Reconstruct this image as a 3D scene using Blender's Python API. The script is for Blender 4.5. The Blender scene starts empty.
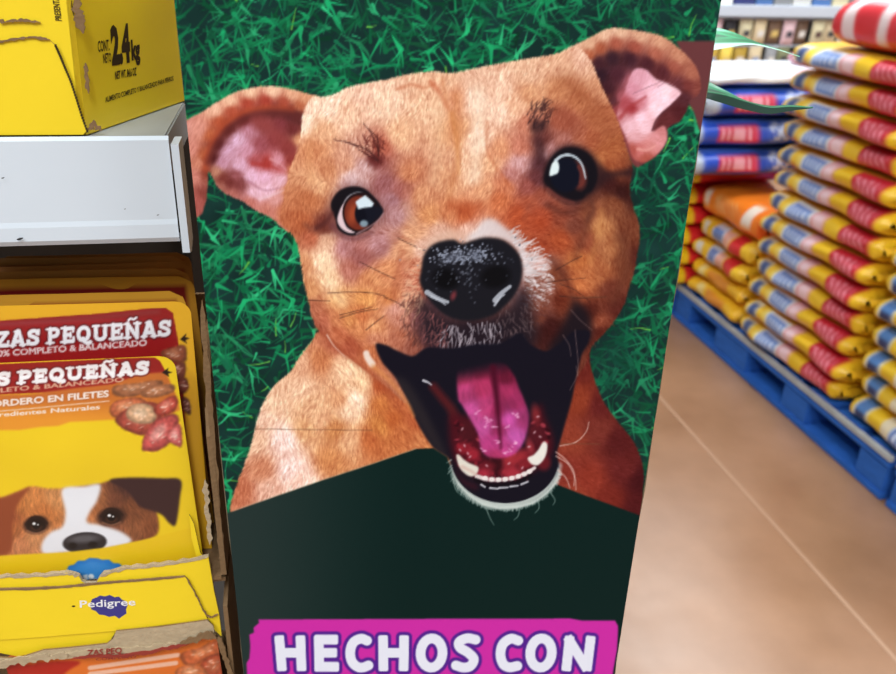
import bpy, bmesh, math, random
import numpy as np
from mathutils import Vector, Matrix

random.seed(4)
C = bpy.context.scene.collection
SC = bpy.context.scene
R = math.radians

# ---------------------------------------------------------------- camera, world, lights, exposure
EYE = np.array([0, 0, 1.33])                       # eye height above the shop floor, metres
FPX = 841.0                                        # focal length for an 896 wide frame
DOWN = np.array([-57.6, 1751, FPX]); DOWN /= np.linalg.norm(DOWN)     # plumb line seen from the tilted camera
SIDE = np.array([1, 57.6 / 1751, 0]); SIDE /= np.linalg.norm(SIDE)
AHEAD = np.cross(SIDE, DOWN)
cam = bpy.data.cameras.new('camera'); cam_o = bpy.data.objects.new('camera', cam); C.objects.link(cam_o)
cam.sensor_width = 36; cam.lens = FPX / 896 * 36; cam.clip_start = .02; cam.clip_end = 60
Mx = Matrix((( SIDE[0], -SIDE[1], -SIDE[2], 0), (AHEAD[0], -AHEAD[1], -AHEAD[2], 0), (-DOWN[0], DOWN[1], DOWN[2], EYE[2]), (0, 0, 0, 1)))
cam_o.matrix_world = Mx
SC.camera = cam_o
cam.dof.use_dof = True; cam.dof.focus_distance = .475; cam.dof.aperture_fstop = 12.0; cam.dof.aperture_blades = 0

w = bpy.data.worlds.new('shop_air'); SC.world = w; w.use_nodes = True
w.node_tree.nodes['Background'].inputs[0].default_value = (.95, .98, 1, 1)
w.node_tree.nodes['Background'].inputs[1].default_value = .36


def lamp(name, loc, sx, sy, watts, rotz=0, tilt=0, col=(.92, .975, 1)):
    l = bpy.data.lights.new(name, 'AREA'); l.shape = 'RECTANGLE'; l.size = sx; l.size_y = sy; l.energy = watts; l.color = col
    o = bpy.data.objects.new(name, l); o.location = loc; o.rotation_euler = (tilt, 0, rotz); C.objects.link(o)
    return o


LAMP_W = 41.
# rows of ceiling tubes running along the aisle
for k, (x, y, f) in enumerate(((-1.3, -2.4, 3.4), (.5, -2.6, 3.0), (2.0, -.6, 1.4), (.95, 2.3, 2.0), (1.85, 5.3, 2.6), (2.9, 3.0, 2.6), (4.2, 5.4, 2.2), (-1.4, 2.6, .8))):
    lamp('ceiling_tube_lamp', (x, y, 4.3), .5, 2.4, LAMP_W * f, R(13.6))
SC.view_settings.view_transform = 'Standard'; SC.view_settings.look = 'None'
SC.view_settings.exposure = 0.0; SC.view_settings.gamma = 1.0; SC.view_settings.use_curve_mapping = False
SC.cycles.use_denoising = True
SC.cycles.max_bounces = 6

# ---------------------------------------------------------------- frames of reference in the shop
AL = R(13.6)                                       # the aisle runs 13.6 degrees left of straight ahead
A3 = np.array([-math.sin(AL), math.cos(AL), 0]); B3 = np.array([math.cos(AL), math.sin(AL), 0])
PH = R(11.0)                                       # the shelf end turns 11 degrees
E3 = np.array([math.cos(PH), math.sin(PH), 0]); N3 = np.array([-math.sin(PH), math.cos(PH), 0])
Z3 = np.array([0, 0, 1.])


def ab(a, b, z): return A3 * a + B3 * b + Z3 * z
def en(e, n, z): return E3 * e + N3 * n + Z3 * z


def sight(x, y):
    c = np.array([x - 448, y - 337, FPX]); return np.array([SIDE @ c, AHEAD @ c, -DOWN @ c])


def meet(x, y, nrm, d):
    """Where the sight line of a measured point of the photograph meets the plane nrm . p = d."""
    r = sight(x, y); return EYE + r * ((d - nrm @ EYE) / (nrm @ r))


def art_xy(P):
    """Drawing coordinates of points on a printed sheet."""
    Q = P - EYE
    c = Q[:, :1] * SIDE + Q[:, 1:2] * AHEAD - Q[:, 2:] * DOWN
    return c[:, 0] / c[:, 2] * FPX + 448, c[:, 1] / c[:, 2] * FPX + 337


def yplane(x, y, Y): return meet(x, y, np.array([0, 1., 0]), Y)
def PN(x, y, N): return meet(x, y, N3, N)


# ---------------------------------------------------------------- materials
def lin(c):
    c = np.asarray(c, float)
    return np.where(c <= .04045, c / 12.92, ((c + .055) / 1.055) ** 2.4)


def rgb(r, g, b): return tuple(lin(np.array([r, g, b]) / 255.)) + (1.,)


def mat(name, col=None, rough=.5, metal=0., spec=.5, coat=0., noise=0., nscale=40., bump=0., bscale=200., attr=None, stretch=None):
    m = bpy.data.materials.new(name); m.use_nodes = True; t = m.node_tree; b = t.nodes['Principled BSDF']
    b.inputs['Roughness'].default_value = rough; b.inputs['Metallic'].default_value = metal
    b.inputs['Specular IOR Level'].default_value = spec; b.inputs['Coat Weight'].default_value = coat; b.inputs['Coat Roughness'].default_value = .12
    src = None
    tc = t.nodes.new('ShaderNodeTexCoord'); co = tc.outputs['Object']
    if stretch:
        mp = t.nodes.new('ShaderNodeMapping'); mp.inputs['Scale'].default_value = stretch; t.links.new(co, mp.inputs[0]); co = mp.outputs[0]
    if attr:
        a = t.nodes.new('ShaderNodeAttribute'); a.attribute_name = attr; src = a.outputs['Color']
    elif col is not None:
        v = t.nodes.new('ShaderNodeRGB'); v.outputs[0].default_value = rgb(*col); src = v.outputs[0]
    if noise:
        n = t.nodes.new('ShaderNodeTexNoise'); n.inputs['Scale'].default_value = nscale; n.inputs['Detail'].default_value = 5; t.links.new(co, n.inputs['Vector'])
        r = t.nodes.new('ShaderNodeMapRange'); r.inputs[3].default_value = 1 - noise; r.inputs[4].default_value = 1 + noise; t.links.new(n.outputs['Fac'], r.inputs[0])
        x = t.nodes.new('ShaderNodeVectorMath'); x.operation = 'SCALE'; t.links.new(src, x.inputs[0]); t.links.new(r.outputs[0], x.inputs['Scale']); src = x.outputs[0]
    t.links.new(src, b.inputs['Base Color'])
    if bump:
        n = t.nodes.new('ShaderNodeTexNoise'); n.inputs['Scale'].default_value = bscale; n.inputs['Detail'].default_value = 3; t.links.new(co, n.inputs['Vector'])
        q = t.nodes.new('ShaderNodeBump'); q.inputs['Strength'].default_value = bump; q.inputs['Distance'].default_value = .002; t.links.new(n.outputs['Fac'], q.inputs['Height']); t.links.new(q.outputs[0], b.inputs['Normal'])
    return m


M = {}
M['board_print'] = mat('board_print', rough=.5, spec=.06, attr='print')
M['pouch_print'] = mat('pouch_print', rough=.33, spec=.45, attr='print', bump=.15, bscale=60)
M['foil_print'] = mat('foil_print', rough=.35, spec=.1, attr='print')
M['bag_print'] = mat('bag_print', rough=.33, spec=.5, attr='print', bump=.35, bscale=24)
M['plain_print'] = mat('plain_print', rough=.5, spec=.4, attr='print')
M['kraft'] = mat('kraft', (132, 104, 74), .9, spec=.15, noise=.22, nscale=120, bump=.4, bscale=300)
M['kraft_white'] = mat('kraft_white', (182, 162, 132), .9, spec=.15, noise=.2, nscale=150, bump=.4, bscale=300)
M['board_edge'] = mat('board_edge', (120, 106, 84), .9, spec=.1, noise=.25, nscale=200)
M['board_back'] = mat('board_back', (150, 124, 92), .9, spec=.1, noise=.1, nscale=30)
M['carton_yellow'] = mat('carton_yellow', (246, 214, 38), .45, spec=.35, noise=.04, nscale=25, bump=.08, bscale=90)
M['ink'] = mat('ink', (58, 44, 22), .6, spec=.2)
M['ink_white'] = mat('ink_white', (236, 236, 240), .6, spec=.2)
M['ink_red'] = mat('ink_red', (150, 60, 50), .7, spec=.2)
M['ink_blue'] = mat('ink_blue', (66, 62, 134), .6, spec=.2)
M['shelf_paint'] = mat('shelf_paint', (212, 221, 230), .38, spec=.45, noise=.03, nscale=14, bump=.03, bscale=80)
M['deck_grey'] = mat('deck_grey', (158, 164, 167), .35, spec=.5, noise=.08, nscale=30)
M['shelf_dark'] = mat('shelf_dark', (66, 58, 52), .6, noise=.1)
M['chip'] = mat('chip', (36, 36, 40), .7)
M['pallet_blue'] = mat('pallet_blue', (48, 104, 190), .7, spec=.2, noise=.28, nscale=14, bump=.4, bscale=60, stretch=(1, 1, 3))
M['pallet_worn'] = mat('pallet_worn', (178, 180, 180), .8, spec=.2, noise=.25, nscale=20, bump=.3, bscale=80)
M['beam_grey'] = mat('beam_grey', (206, 212, 222), .4, noise=.04)
M['panel_grey'] = mat('panel_grey', (120, 116, 112), .7, noise=.08)
M['floor_joint'] = mat('floor_joint', (178, 140, 112), .5, noise=.08)


def floor_mat():
    m = bpy.data.materials.new('polished_concrete'); m.use_nodes = True; t = m.node_tree; b = t.nodes['Principled BSDF']
    tc = t.nodes.new('ShaderNodeTexCoord')
    n = t.nodes.new('ShaderNodeTexNoise'); n.inputs['Scale'].default_value = 2.2; n.inputs['Detail'].default_value = 7; n.inputs['Roughness'].default_value = .6
    t.links.new(tc.outputs['Object'], n.inputs['Vector'])
    r = t.nodes.new('ShaderNodeValToRGB'); t.links.new(n.outputs['Fac'], r.inputs[0])
    r.color_ramp.elements[0].position = .3; r.color_ramp.elements[0].color = rgb(140, 102, 74)
    r.color_ramp.elements[1].position = .72; r.color_ramp.elements[1].color = rgb(174, 132, 102)
    t.links.new(r.outputs[0], b.inputs['Base Color'])
    n2 = t.nodes.new('ShaderNodeTexNoise'); n2.inputs['Scale'].default_value = 9; n2.inputs['Detail'].default_value = 4; t.links.new(tc.outputs['Object'], n2.inputs['Vector'])
    mr = t.nodes.new('ShaderNodeMapRange'); mr.inputs[3].default_value = .26; mr.inputs[4].default_value = .42; t.links.new(n2.outputs['Fac'], mr.inputs[0])
    t.links.new(mr.outputs[0], b.inputs['Roughness']); b.inputs['Specular IOR Level'].default_value = .6
    return m


M['floor'] = floor_mat()


# ---------------------------------------------------------------- building helpers
def link(name, me, m=None, parent=None):
    o = bpy.data.objects.new(name, me); C.objects.link(o)
    if m is not None and not me.materials: me.materials.append(m)
    if parent is not None: o.parent = parent
    return o


def pydata(name, V, F, m, parent=None, smooth=False, cols=None):
    me = bpy.data.meshes.new(name); me.from_pydata([tuple(v) for v in V], [], F); me.update()
    if smooth: me.polygons.foreach_set('use_smooth', [True] * len(me.polygons))
    if cols is not None:
        at = me.color_attributes.new('print', 'FLOAT_COLOR', 'POINT')
        at.data.foreach_set('color', np.hstack([lin(np.clip(cols, 0, 1)), np.ones((len(cols), 1))]).astype(np.float32).ravel())
    return link(name, me, m, parent)


def grid(name, P, m, parent=None, smooth=True, cols=None, flip=False):
    """A sheet from an array of points (nv, nu, 3)."""
    nv, nu = P.shape[:2]
    i = np.arange(nu * nv).reshape(nv, nu)
    q = np.stack([i[:-1, :-1], i[:-1, 1:], i[1:, 1:], i[1:, :-1]], -1).reshape(-1, 4)
    if flip: q = q[:, ::-1]
    me = bpy.data.meshes.new(name)
    me.vertices.add(nu * nv); me.vertices.foreach_set('co', P.astype(np.float32).ravel())
    me.loops.add(q.size); me.loops.foreach_set('vertex_index', q.astype(np.int32).ravel())
    me.polygons.add(len(q)); me.polygons.foreach_set('loop_start', np.arange(0, q.size, 4, dtype=np.int32))
    me.update(calc_edges=True)
    if smooth: me.polygons.foreach_set('use_smooth', np.ones(len(q), bool))
    if cols is not None:
        at = me.color_attributes.new('print', 'FLOAT_COLOR', 'POINT')
        at.data.foreach_set('color', np.hstack([lin(np.clip(cols, 0, 1)), np.ones((len(cols), 1))]).astype(np.float32).ravel())
    return link(name, me, m, parent)


def thing(name, label, cat, loc=(0, 0, 0), rotz=0., group=None):
    o = bpy.data.objects.new(name, None); o.empty_display_size = .05; C.objects.link(o)
    o.location = loc; o.rotation_euler = (0, 0, rotz)
    return tag(o, label, cat, group)


def tag(o, label, cat, group=None):
    o['label'] = label; o['category'] = cat
    if group: o['group'] = group
    return o


def hexa(P, name, m, parent=None):
    """A block from 8 corners: four of one face, then the four opposite."""
    return pydata(name, P, [(0, 1, 2, 3), (7, 6, 5, 4), (0, 4, 5, 1), (1, 5, 6, 2), (2, 6, 7, 3), (3, 7, 4, 0)], m, parent)


def block(f, u0, u1, v0, v1, z0, z1, name, m, parent=None, bev=0.):
    """A bevelled box in one of the frames ab / en."""
    P = [f(u0, v0, z0), f(u1, v0, z0), f(u1, v1, z0), f(u0, v1, z0), f(u0, v0, z1), f(u1, v0, z1), f(u1, v1, z1), f(u0, v1, z1)]
    bm = bmesh.new(); vs = [bm.verts.new(p) for p in P]
    for q in ((3, 2, 1, 0), (4, 5, 6, 7), (0, 1, 5, 4), (1, 2, 6, 5), (2, 3, 7, 6), (3, 0, 4, 7)): bm.faces.new([vs[i] for i in q])
    bmesh.ops.recalc_face_normals(bm, faces=bm.faces)
    if bev: bmesh.ops.bevel(bm, geom=bm.edges[:], offset=bev, segments=2, affect='EDGES')
    me = bpy.data.meshes.new(name); bm.to_mesh(me); bm.free()
    return link(name, me, m, parent)


def card(name, pts, thick, back, m, parent=None, edge=None):
    """Corrugated card: an outline of 3-D points, thickened along 'back'; its cut edge shows kraft."""
    n = len(pts); pts = [np.array(p) for p in pts]; b = np.array(back) * thick
    bm = bmesh.new()
    v0 = [bm.verts.new(p) for p in pts]; v1 = [bm.verts.new(p + b) for p in pts]
    f0 = bm.faces.new(v0); f1 = bm.faces.new(v1[::-1])
    for i in range(n):
        f = bm.faces.new((v0[i], v1[i], v1[(i + 1) % n], v0[(i + 1) % n])); f.material_index = 1 if edge else 0
    f1.material_index = 1 if edge else 0
    bmesh.ops.recalc_face_normals(bm, faces=bm.faces)
    bmesh.ops.triangulate(bm, faces=[f0, f1])
    me = bpy.data.meshes.new(name); bm.to_mesh(me); bm.free()
    me.materials.append(m)
    if edge: me.materials.append(edge)
    return link(name, me, None, parent)


def torn(p, q, n, amp, rng, d=(0, 0, 1)):
    """Points of a ragged edge from p to q."""
    d = np.array(d, float); t = np.linspace(0, 1, n)
    return [np.array(p) * (1 - s) + np.array(q) * s + d * rng.normal(0, amp) * (0 < i < n - 1) for i, s in enumerate(t)]


def type_on_plane(name, word, left, right, up, off, m, parent, bold=.0, shear=0.):
    """Flat printed words lying on a surface from left to right, capitals 'up' tall."""
    cu = bpy.data.curves.new('type', 'FONT'); cu.body = word; cu.offset = bold; cu.shear = shear; cu.resolution_u = 2
    o = bpy.data.objects.new('type', cu); me0 = o.to_mesh()
    n = len(me0.vertices); v = np.empty(n * 3); me0.vertices.foreach_get('co', v); v = v.reshape(-1, 3)
    F = [tuple(p.vertices) for p in me0.polygons]
    o.to_mesh_clear(); bpy.data.objects.remove(o); bpy.data.curves.remove(cu)
    left, right, up, off = map(np.array, (left, right, up, off))
    t = (v[:, :1] - v[:, 0].min()) / (v[:, 0].max() - v[:, 0].min())
    P = left + (right - left) * t + up * v[:, 1:2] / .72 + off
    return pydata(name, P, F, m, parent)

# ---------------------------------------------------------------- flat print: a small numpy paint box
class Canvas:
    """A sheet of flat artwork (sRGB values), drawn in artwork units and later baked to the printed sheet's own colours."""
    def __init__(s, x0, y0, x1, y1, sc, col=(0, 0, 0)):
        s.x0, s.y0, s.sc = x0, y0, sc
        s.w, s.h = int((x1 - x0) * sc) + 1, int((y1 - y0) * sc) + 1
        s.a = np.empty((s.h, s.w, 3)); s.a[:] = np.array(col) / 255.
        s.X, s.Y = np.meshgrid(x0 + np.arange(s.w) / sc, y0 + np.arange(s.h) / sc)
        s.rng = np.random.default_rng(7)

    def poly(s, pts, smooth=False, blur=0, sub=3):
        p = np.array(pts, float)
        if smooth: p = spline(p, True)
        px, py = (p[:, 0] - s.x0) * s.sc, (p[:, 1] - s.y0) * s.sc
        qx, qy = np.roll(px, -1), np.roll(py, -1)
        m = np.zeros((s.h, s.w + 2))
        r0, r1 = max(0, int(py.min()) - 1), min(s.h, int(py.max()) + 2)
        for r in range(r0, r1):
            for k in range(sub):
                yy = r + (k + .5) / sub - .5
                c = (py <= yy) != (qy <= yy)
                if not c.any(): continue
                xs = np.sort(px[c] + (yy - py[c]) / (qy[c] - py[c]) * (qx[c] - px[c])) + .5
                for a, b in zip(xs[::2], xs[1::2]):
                    a = min(max(a, 0), s.w); b = min(max(b, 0), s.w)
                    if b <= a: continue
                    ia, ib = int(a), int(b)
                    if ia == ib: m[r, ia] += b - a
                    else:
                        m[r, ia] += ia + 1 - a; m[r, ia + 1:ib] += 1; m[r, ib] += b - ib
        m = np.clip(m[:, :s.w] / sub, 0, 1)
        return gblur(m, blur * s.sc) if blur else m

    def put(s, m, col, k=1.):
        m = (m * k)[..., None]
        c = col if isinstance(col, np.ndarray) and col.ndim == 3 else np.array(col)[None, None, :] / 255.
        s.a = s.a * (1 - m) + c * m

    def fill(s, pts, col, smooth=False, blur=0, k=1.):
        s.put(s.poly(pts, smooth, blur), col, k)

    def ell(s, cx, cy, rx, ry, col, rot=0, soft=1.0, k=1.):
        c, n = math.cos(math.radians(rot)), math.sin(math.radians(rot))
        R = max(rx, ry) + 3 * soft + 2
        sl = s.win(cx - R, cy - R, cx + R, cy + R)
        if sl is None: return
        dx, dy = s.X[sl] - cx, s.Y[sl] - cy
        u, v = (dx * c + dy * n) / rx, (-dx * n + dy * c) / ry
        d = (np.sqrt(u * u + v * v) - 1) * min(rx, ry)
        m = np.clip(.5 - d / max(soft, .5), 0, 1) * k
        s.mix(sl, m, col)

    def win(s, ax, ay, bx, by):
        i0, i1 = max(0, int((ax - s.x0) * s.sc)), min(s.w, int((bx - s.x0) * s.sc) + 2)
        j0, j1 = max(0, int((ay - s.y0) * s.sc)), min(s.h, int((by - s.y0) * s.sc) + 2)
        return None if i0 >= i1 or j0 >= j1 else (slice(j0, j1), slice(i0, i1))

    def mix(s, sl, m, col):
        m = m[..., None]
        s.a[sl] = s.a[sl] * (1 - m) + np.array(col) / 255. * m

    def line(s, pts, w0, w1, col, k=1., smooth=True, soft=1.0, clip=None):
        """A stroke whose half width runs from w0 to w1."""
        p = np.array(pts, float)
        if smooth and len(p) > 2: p = spline(p, False, 6)
        n = len(p) - 1
        R = max(w0, w1) + soft + 1
        sl = s.win(p[:, 0].min() - R, p[:, 1].min() - R, p[:, 0].max() + R, p[:, 1].max() + R)
        if sl is None: return
        X, Y = s.X[sl], s.Y[sl]
        best = np.full(X.shape, -1e9)
        for i in range(n):
            ax, ay = p[i]; bx, by = p[i + 1]
            L = (bx - ax) ** 2 + (by - ay) ** 2 + 1e-9
            t = np.clip(((X - ax) * (bx - ax) + (Y - ay) * (by - ay)) / L, 0, 1)
            d = np.hypot(X - ax - t * (bx - ax), Y - ay - t * (by - ay))
            best = np.maximum(best, w0 + (w1 - w0) * (i + t) / n - d)
        m = np.clip(.5 + best / soft, 0, 1) * k
        if clip is not None: m = m * clip[sl]
        s.mix(sl, m, col)

    def dist(s, strokes):
        """Distance to a set of polylines (for lettering)."""
        d = np.full((s.h, s.w), 1e9)
        for st in strokes:
            p = np.array(st, float)
            sl = s.win(p[:, 0].min() - 16, p[:, 1].min() - 16, p[:, 0].max() + 16, p[:, 1].max() + 16)
            if sl is None: continue
            X, Y = s.X[sl], s.Y[sl]
            for (ax, ay), (bx, by) in zip(p[:-1], p[1:]):
                L = (bx - ax) ** 2 + (by - ay) ** 2 + 1e-9
                t = np.clip(((X - ax) * (bx - ax) + (Y - ay) * (by - ay)) / L, 0, 1)
                d[sl] = np.minimum(d[sl], np.hypot(X - ax - t * (bx - ax), Y - ay - t * (by - ay)))
        return d

    def field(s, pts, e=5., pw=2.0, step=3):
        """Colours given at points, blended smoothly between them."""
        q = np.array(pts, float)
        X, Y = s.X[::step, ::step], s.Y[::step, ::step]
        num = np.zeros(X.shape + (3,)); den = np.zeros(X.shape)
        for x, y, r, g, b in q:
            w = 1 / ((X - x) ** 2 + (Y - y) ** 2 + e * e) ** pw
            num += w[..., None] * np.array([r, g, b]) / 255.; den += w
        f = num / den[..., None]
        j = np.minimum(np.arange(s.h) / step, f.shape[0] - 1.001); i = np.minimum(np.arange(s.w) / step, f.shape[1] - 1.001)
        j0, i0 = j.astype(int), i.astype(int); fj, fi = (j - j0)[:, None, None], (i - i0)[None, :, None]
        return (f[j0][:, i0] * (1 - fj) + f[j0 + 1][:, i0] * fj) * (1 - fi) + (f[j0][:, i0 + 1] * (1 - fj) + f[j0 + 1][:, i0 + 1] * fj) * fi

    def fur(s, flow, length=7, seed=1, grain=1.0):
        """Streaky noise combed along a flow given as (x, y, degrees) points."""
        q = np.array(flow, float)
        vx = np.zeros((s.h, s.w)); vy = np.zeros((s.h, s.w))
        for x, y, d in q:
            w = 1 / ((s.X - x) ** 2 + (s.Y - y) ** 2 + 60) ** 1.5
            vx += w * math.cos(math.radians(d)); vy += w * math.sin(math.radians(d))
        n = np.hypot(vx, vy) + 1e-12; vx /= n; vy /= n
        r = np.random.default_rng(seed)
        src = gblur(r.standard_normal((s.h, s.w)), .55 * grain * s.sc)
        bend = gblur(r.standard_normal((s.h, s.w)), 5 * s.sc); bend /= bend.std()
        ca, sa = np.cos(bend * .28), np.sin(bend * .28)
        vx, vy = vx * ca - vy * sa, vx * sa + vy * ca
        s.vx, s.vy = vx, vy
        J, I = np.mgrid[0:s.h, 0:s.w]
        out = np.zeros((s.h, s.w))
        for t in np.linspace(-1, 1, 15):
            d = t * length * s.sc
            out += src[np.clip((J + vy * d).round().astype(int), 0, s.h - 1), np.clip((I + vx * d).round().astype(int), 0, s.w - 1)]
        return out / out.std()

    def sample(s, x, y):
        i = np.clip((x - s.x0) * s.sc, 0, s.w - 1.001); j = np.clip((y - s.y0) * s.sc, 0, s.h - 1.001)
        i0, j0 = i.astype(int), j.astype(int); fi, fj = (i - i0)[:, None], (j - j0)[:, None]
        A = s.a
        return (A[j0, i0] * (1 - fi) + A[j0, i0 + 1] * fi) * (1 - fj) + (A[j0 + 1, i0] * (1 - fi) + A[j0 + 1, i0 + 1] * fi) * fj


def gblur(m, sig):
    if sig < .3: return m
    r = int(sig * 3) + 1
    k = np.exp(-.5 * (np.arange(-r, r + 1) / sig) ** 2); k /= k.sum()
    for ax in (0, 1):
        pad = [(r, r) if a == ax else (0, 0) for a in (0, 1)]
        q = np.pad(m, pad, mode='edge')
        m = sum(k[i] * (q[i:i + m.shape[0]] if ax == 0 else q[:, i:i + m.shape[1]]) for i in range(2 * r + 1))
    return m


def spline(p, closed, n=8):
    p = np.array(p, float)
    if closed: q = np.vstack([p[-1], p, p[0], p[1]])
    else: q = np.vstack([2 * p[0] - p[1], p, 2 * p[-1] - p[-2]])
    out = []
    for i in range(1, len(q) - 2):
        t = np.linspace(0, 1, n, endpoint=False)[:, None]
        a, b, c, d = q[i - 1], q[i], q[i + 1], q[i + 2]
        out.append(.5 * (2 * b + (c - a) * t + (2 * a - 5 * b + 4 * c - d) * t ** 2 + (3 * b - a - 3 * c + d) * t ** 3))
    if not closed: out.append(q[-2][None])
    return np.vstack(out)


def sst(a, b, x):
    t = np.clip((x - a) / (b - a), 0, 1); return t * t * (3 - 2 * t)


def Z(ox, oy, sc, pts):
    return [(ox + x / sc, oy + y / sc) for x, y in pts]


def grass(c, region, n, rng, dark=1.0):
    x0, y0, x1, y1 = region
    cols = [(24, 140, 88), (18, 120, 76), (32, 160, 100), (22, 102, 70), (48, 178, 118), (26, 148, 92)]
    for i in range(n):
        cx, cy = rng.uniform(x0, x1), rng.uniform(y0, y1)
        if not c.keep(cx, cy): continue
        lev = i / n
        k = dark(cx, cy) if callable(dark) else dark
        base = np.array(cols[rng.integers(len(cols))]) * (.5 + .6 * lev)
        yel = False
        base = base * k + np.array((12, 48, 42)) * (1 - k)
        if lev > .45 and rng.random() < .05 and k > .6: base = np.array((104, 186, 70)); yel = True
        for b in range(1 if yel else rng.integers(1, 5)):
            ang = rng.uniform(0, 2 * math.pi); L = rng.uniform(7, 26) * (1.25 if lev < .5 else .9)
            bend = rng.uniform(-.16, .16)
            ex, ey = cx + L * math.cos(ang), cy + L * math.sin(ang)
            mx, my = cx + .5 * L * math.cos(ang + bend), cy + .5 * L * math.sin(ang + bend)
            w = rng.uniform(.6, 1.2) if yel else (rng.uniform(.6, 1.8) if rng.random() < .8 else rng.uniform(1.8, 3.0))
            c.line([(cx, cy), (mx, my), (ex, ey)], w, .25, base * rng.uniform(.85, 1.15), k=.92, smooth=False, soft=1.2)


def board_art():
    c = Canvas(150, -190, 760, 720, 1.25, (20, 50, 46))
    rng = np.random.default_rng(11)
    shape_head = [(312, 97), (322, 97), (335.6, 93.4), (349, 87), (367, 83), (389, 79), (402, 75.6), (416, 73), (433, 71.5), (452, 73), (474, 68.5),
                  (497, 64), (519, 60), (541, 56.7), (559, 53), (573, 46), (584, 52), (592, 63), (599, 80), (607, 98), (617, 118), (624, 140), (630, 158), (633, 168), (631, 178), (630, 193), (634, 209),
                  (638, 220), (640, 236), (638, 251), (635, 268), (630, 284), (624, 305), (615, 320), (602, 336), (593, 345), (588, 356), (582, 370), (560, 385), (450, 410),
                  (410, 405), (390, 390), (374, 377), (358, 365), (344, 354), (331, 342), (319, 331), (312, 318), (308, 300), (303.5, 282), (301, 264), (297, 244), (290, 232), (280, 222), (282, 206), (286, 186), (289, 172), (294, 158), (299, 146), (301, 132), (302, 118), (306, 105)]
    body_l = [(319, 331), (311, 342), (300, 356), (289, 373), (275.6, 384), (264.5, 400), (257, 419), (253, 438), (243.4, 467), (237, 484), (232, 514), (277, 505), (440, 470), (450, 450), (420, 400), (380, 340), (340, 330)]
    body_r = [(589, 340), (590, 362), (596, 384), (605, 404), (618, 422), (631, 438), (639, 453), (643.5, 471), (643, 490), (638, 520), (560, 500), (550, 440), (560, 380), (575, 340)]
    # the lawn, kept off the animal's inside to save strokes
    inside = c.poly(shape_head, True) + c.poly(body_l, True) + c.poly(body_r, True)
    inside = gblur(np.clip(inside, 0, 1), 5)
    def keep(x, y):
        i, j = int((x - c.x0) * c.sc), int((y - c.y0) * c.sc)
        return 0 <= i < c.w and 0 <= j < c.h and inside[j, i] < .8 and not (y > 520)
    c.keep = keep
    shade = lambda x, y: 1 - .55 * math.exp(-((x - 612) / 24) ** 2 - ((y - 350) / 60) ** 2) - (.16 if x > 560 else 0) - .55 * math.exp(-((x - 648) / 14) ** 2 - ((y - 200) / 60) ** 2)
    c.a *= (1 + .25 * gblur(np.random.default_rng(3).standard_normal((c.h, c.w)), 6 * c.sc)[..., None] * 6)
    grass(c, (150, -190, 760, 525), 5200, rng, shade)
    def fringe(m, n, amt=.28): return sst(.2, .8, gblur(m, 1.5 * c.sc) + .3 * amt * np.clip(n, -1.5, 1.5))
    flow = [(320, 110, -60), (370, 95, -75), (430, 90, -90), (480, 90, -95), (540, 70, -70), (580, 60, -60), (330, 150, -100), (400, 130, -85), (455, 150, -90), (490, 140, -100),
            (560, 100, -50), (600, 130, -40), (620, 170, 70), (310, 210, 100), (325, 270, 95), (345, 310, 60), (400, 200, -60), (400, 260, 150), (420, 230, -160), (450, 210, -100),
            (500, 200, -70), (530, 210, -30), (560, 240, 20), (600, 240, 70), (625, 260, 95), (590, 290, 50), (540, 280, 10), (550, 310, 40), (390, 310, 120), (420, 330, 110), (470, 340, 90),
            (510, 330, 80), (350, 350, 60), (300, 390, 110), (260, 460, 115), (290, 450, 90), (350, 420, 95), (380, 400, 70), (410, 430, 60), (580, 400, 80), (600, 450, 20), (620, 490, 20), (570, 370, 90), (540, 160, -70), (385, 165, -70)]
    n1 = c.fur(flow, 1.9, 1, .5); n2 = c.fur(flow, 5, 2, 1.3); n3 = gblur(np.random.default_rng(5).standard_normal((c.h, c.w)), 4 * c.sc); n3 /= n3.std()
    def furred(f, k=1.):
        g = k * (.078 * n1 + .03 * n2 + .02 * n3)
        lum = f.mean(-1, keepdims=True)
        f = f * .92 + lum * .08 + np.array((.020, .000, .018))
        f = f + .20 * (f.mean(-1, keepdims=True) - .50)
        return np.clip(f * (1 + g[..., None] * np.array((.62, 1.1, 1.25))), 0, 1)
    # ---- body
    B = [(255, 440, 226, 180, 140), (240, 490, 196, 112, 72), (262, 470, 206, 132, 90), (285, 440, 236, 208, 192), (290, 470, 236, 206, 190), (270, 400, 230, 188, 146), (300, 390, 226, 178, 136),
         (305, 430, 216, 156, 100), (320, 420, 224, 168, 118), (335, 430, 206, 134, 72), (350, 410, 236, 200, 158), (350, 440, 222, 164, 112), (370, 440, 196, 104, 50), (330, 460, 208, 132, 72),
         (320, 360, 202, 122, 70), (300, 362, 222, 166, 122), (335, 342, 178, 92, 60), (345, 370, 236, 194, 146), (355, 400, 242, 214, 176), (340, 400, 216, 150, 98), (380, 425, 206, 126, 56),
         (378, 385, 184, 84, 38), (362, 362, 236, 202, 150), (392, 420, 186, 92, 40), (402, 432, 196, 108, 54), (422, 440, 204, 122, 66), (400, 400, 192, 100, 52), (380, 405, 200, 112, 50), (385, 370, 196, 108, 56),
         (270, 490, 222, 170, 140), (300, 480, 236, 196, 170), (325, 330, 196, 116, 76), (365, 385, 234, 190, 138), (310, 405, 224, 172, 122), (258, 420, 232, 192, 158), (415, 420, 190, 96, 50)]
    c.put(fringe(c.poly(body_l, True), n1), furred(c.field(B)))
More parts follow.
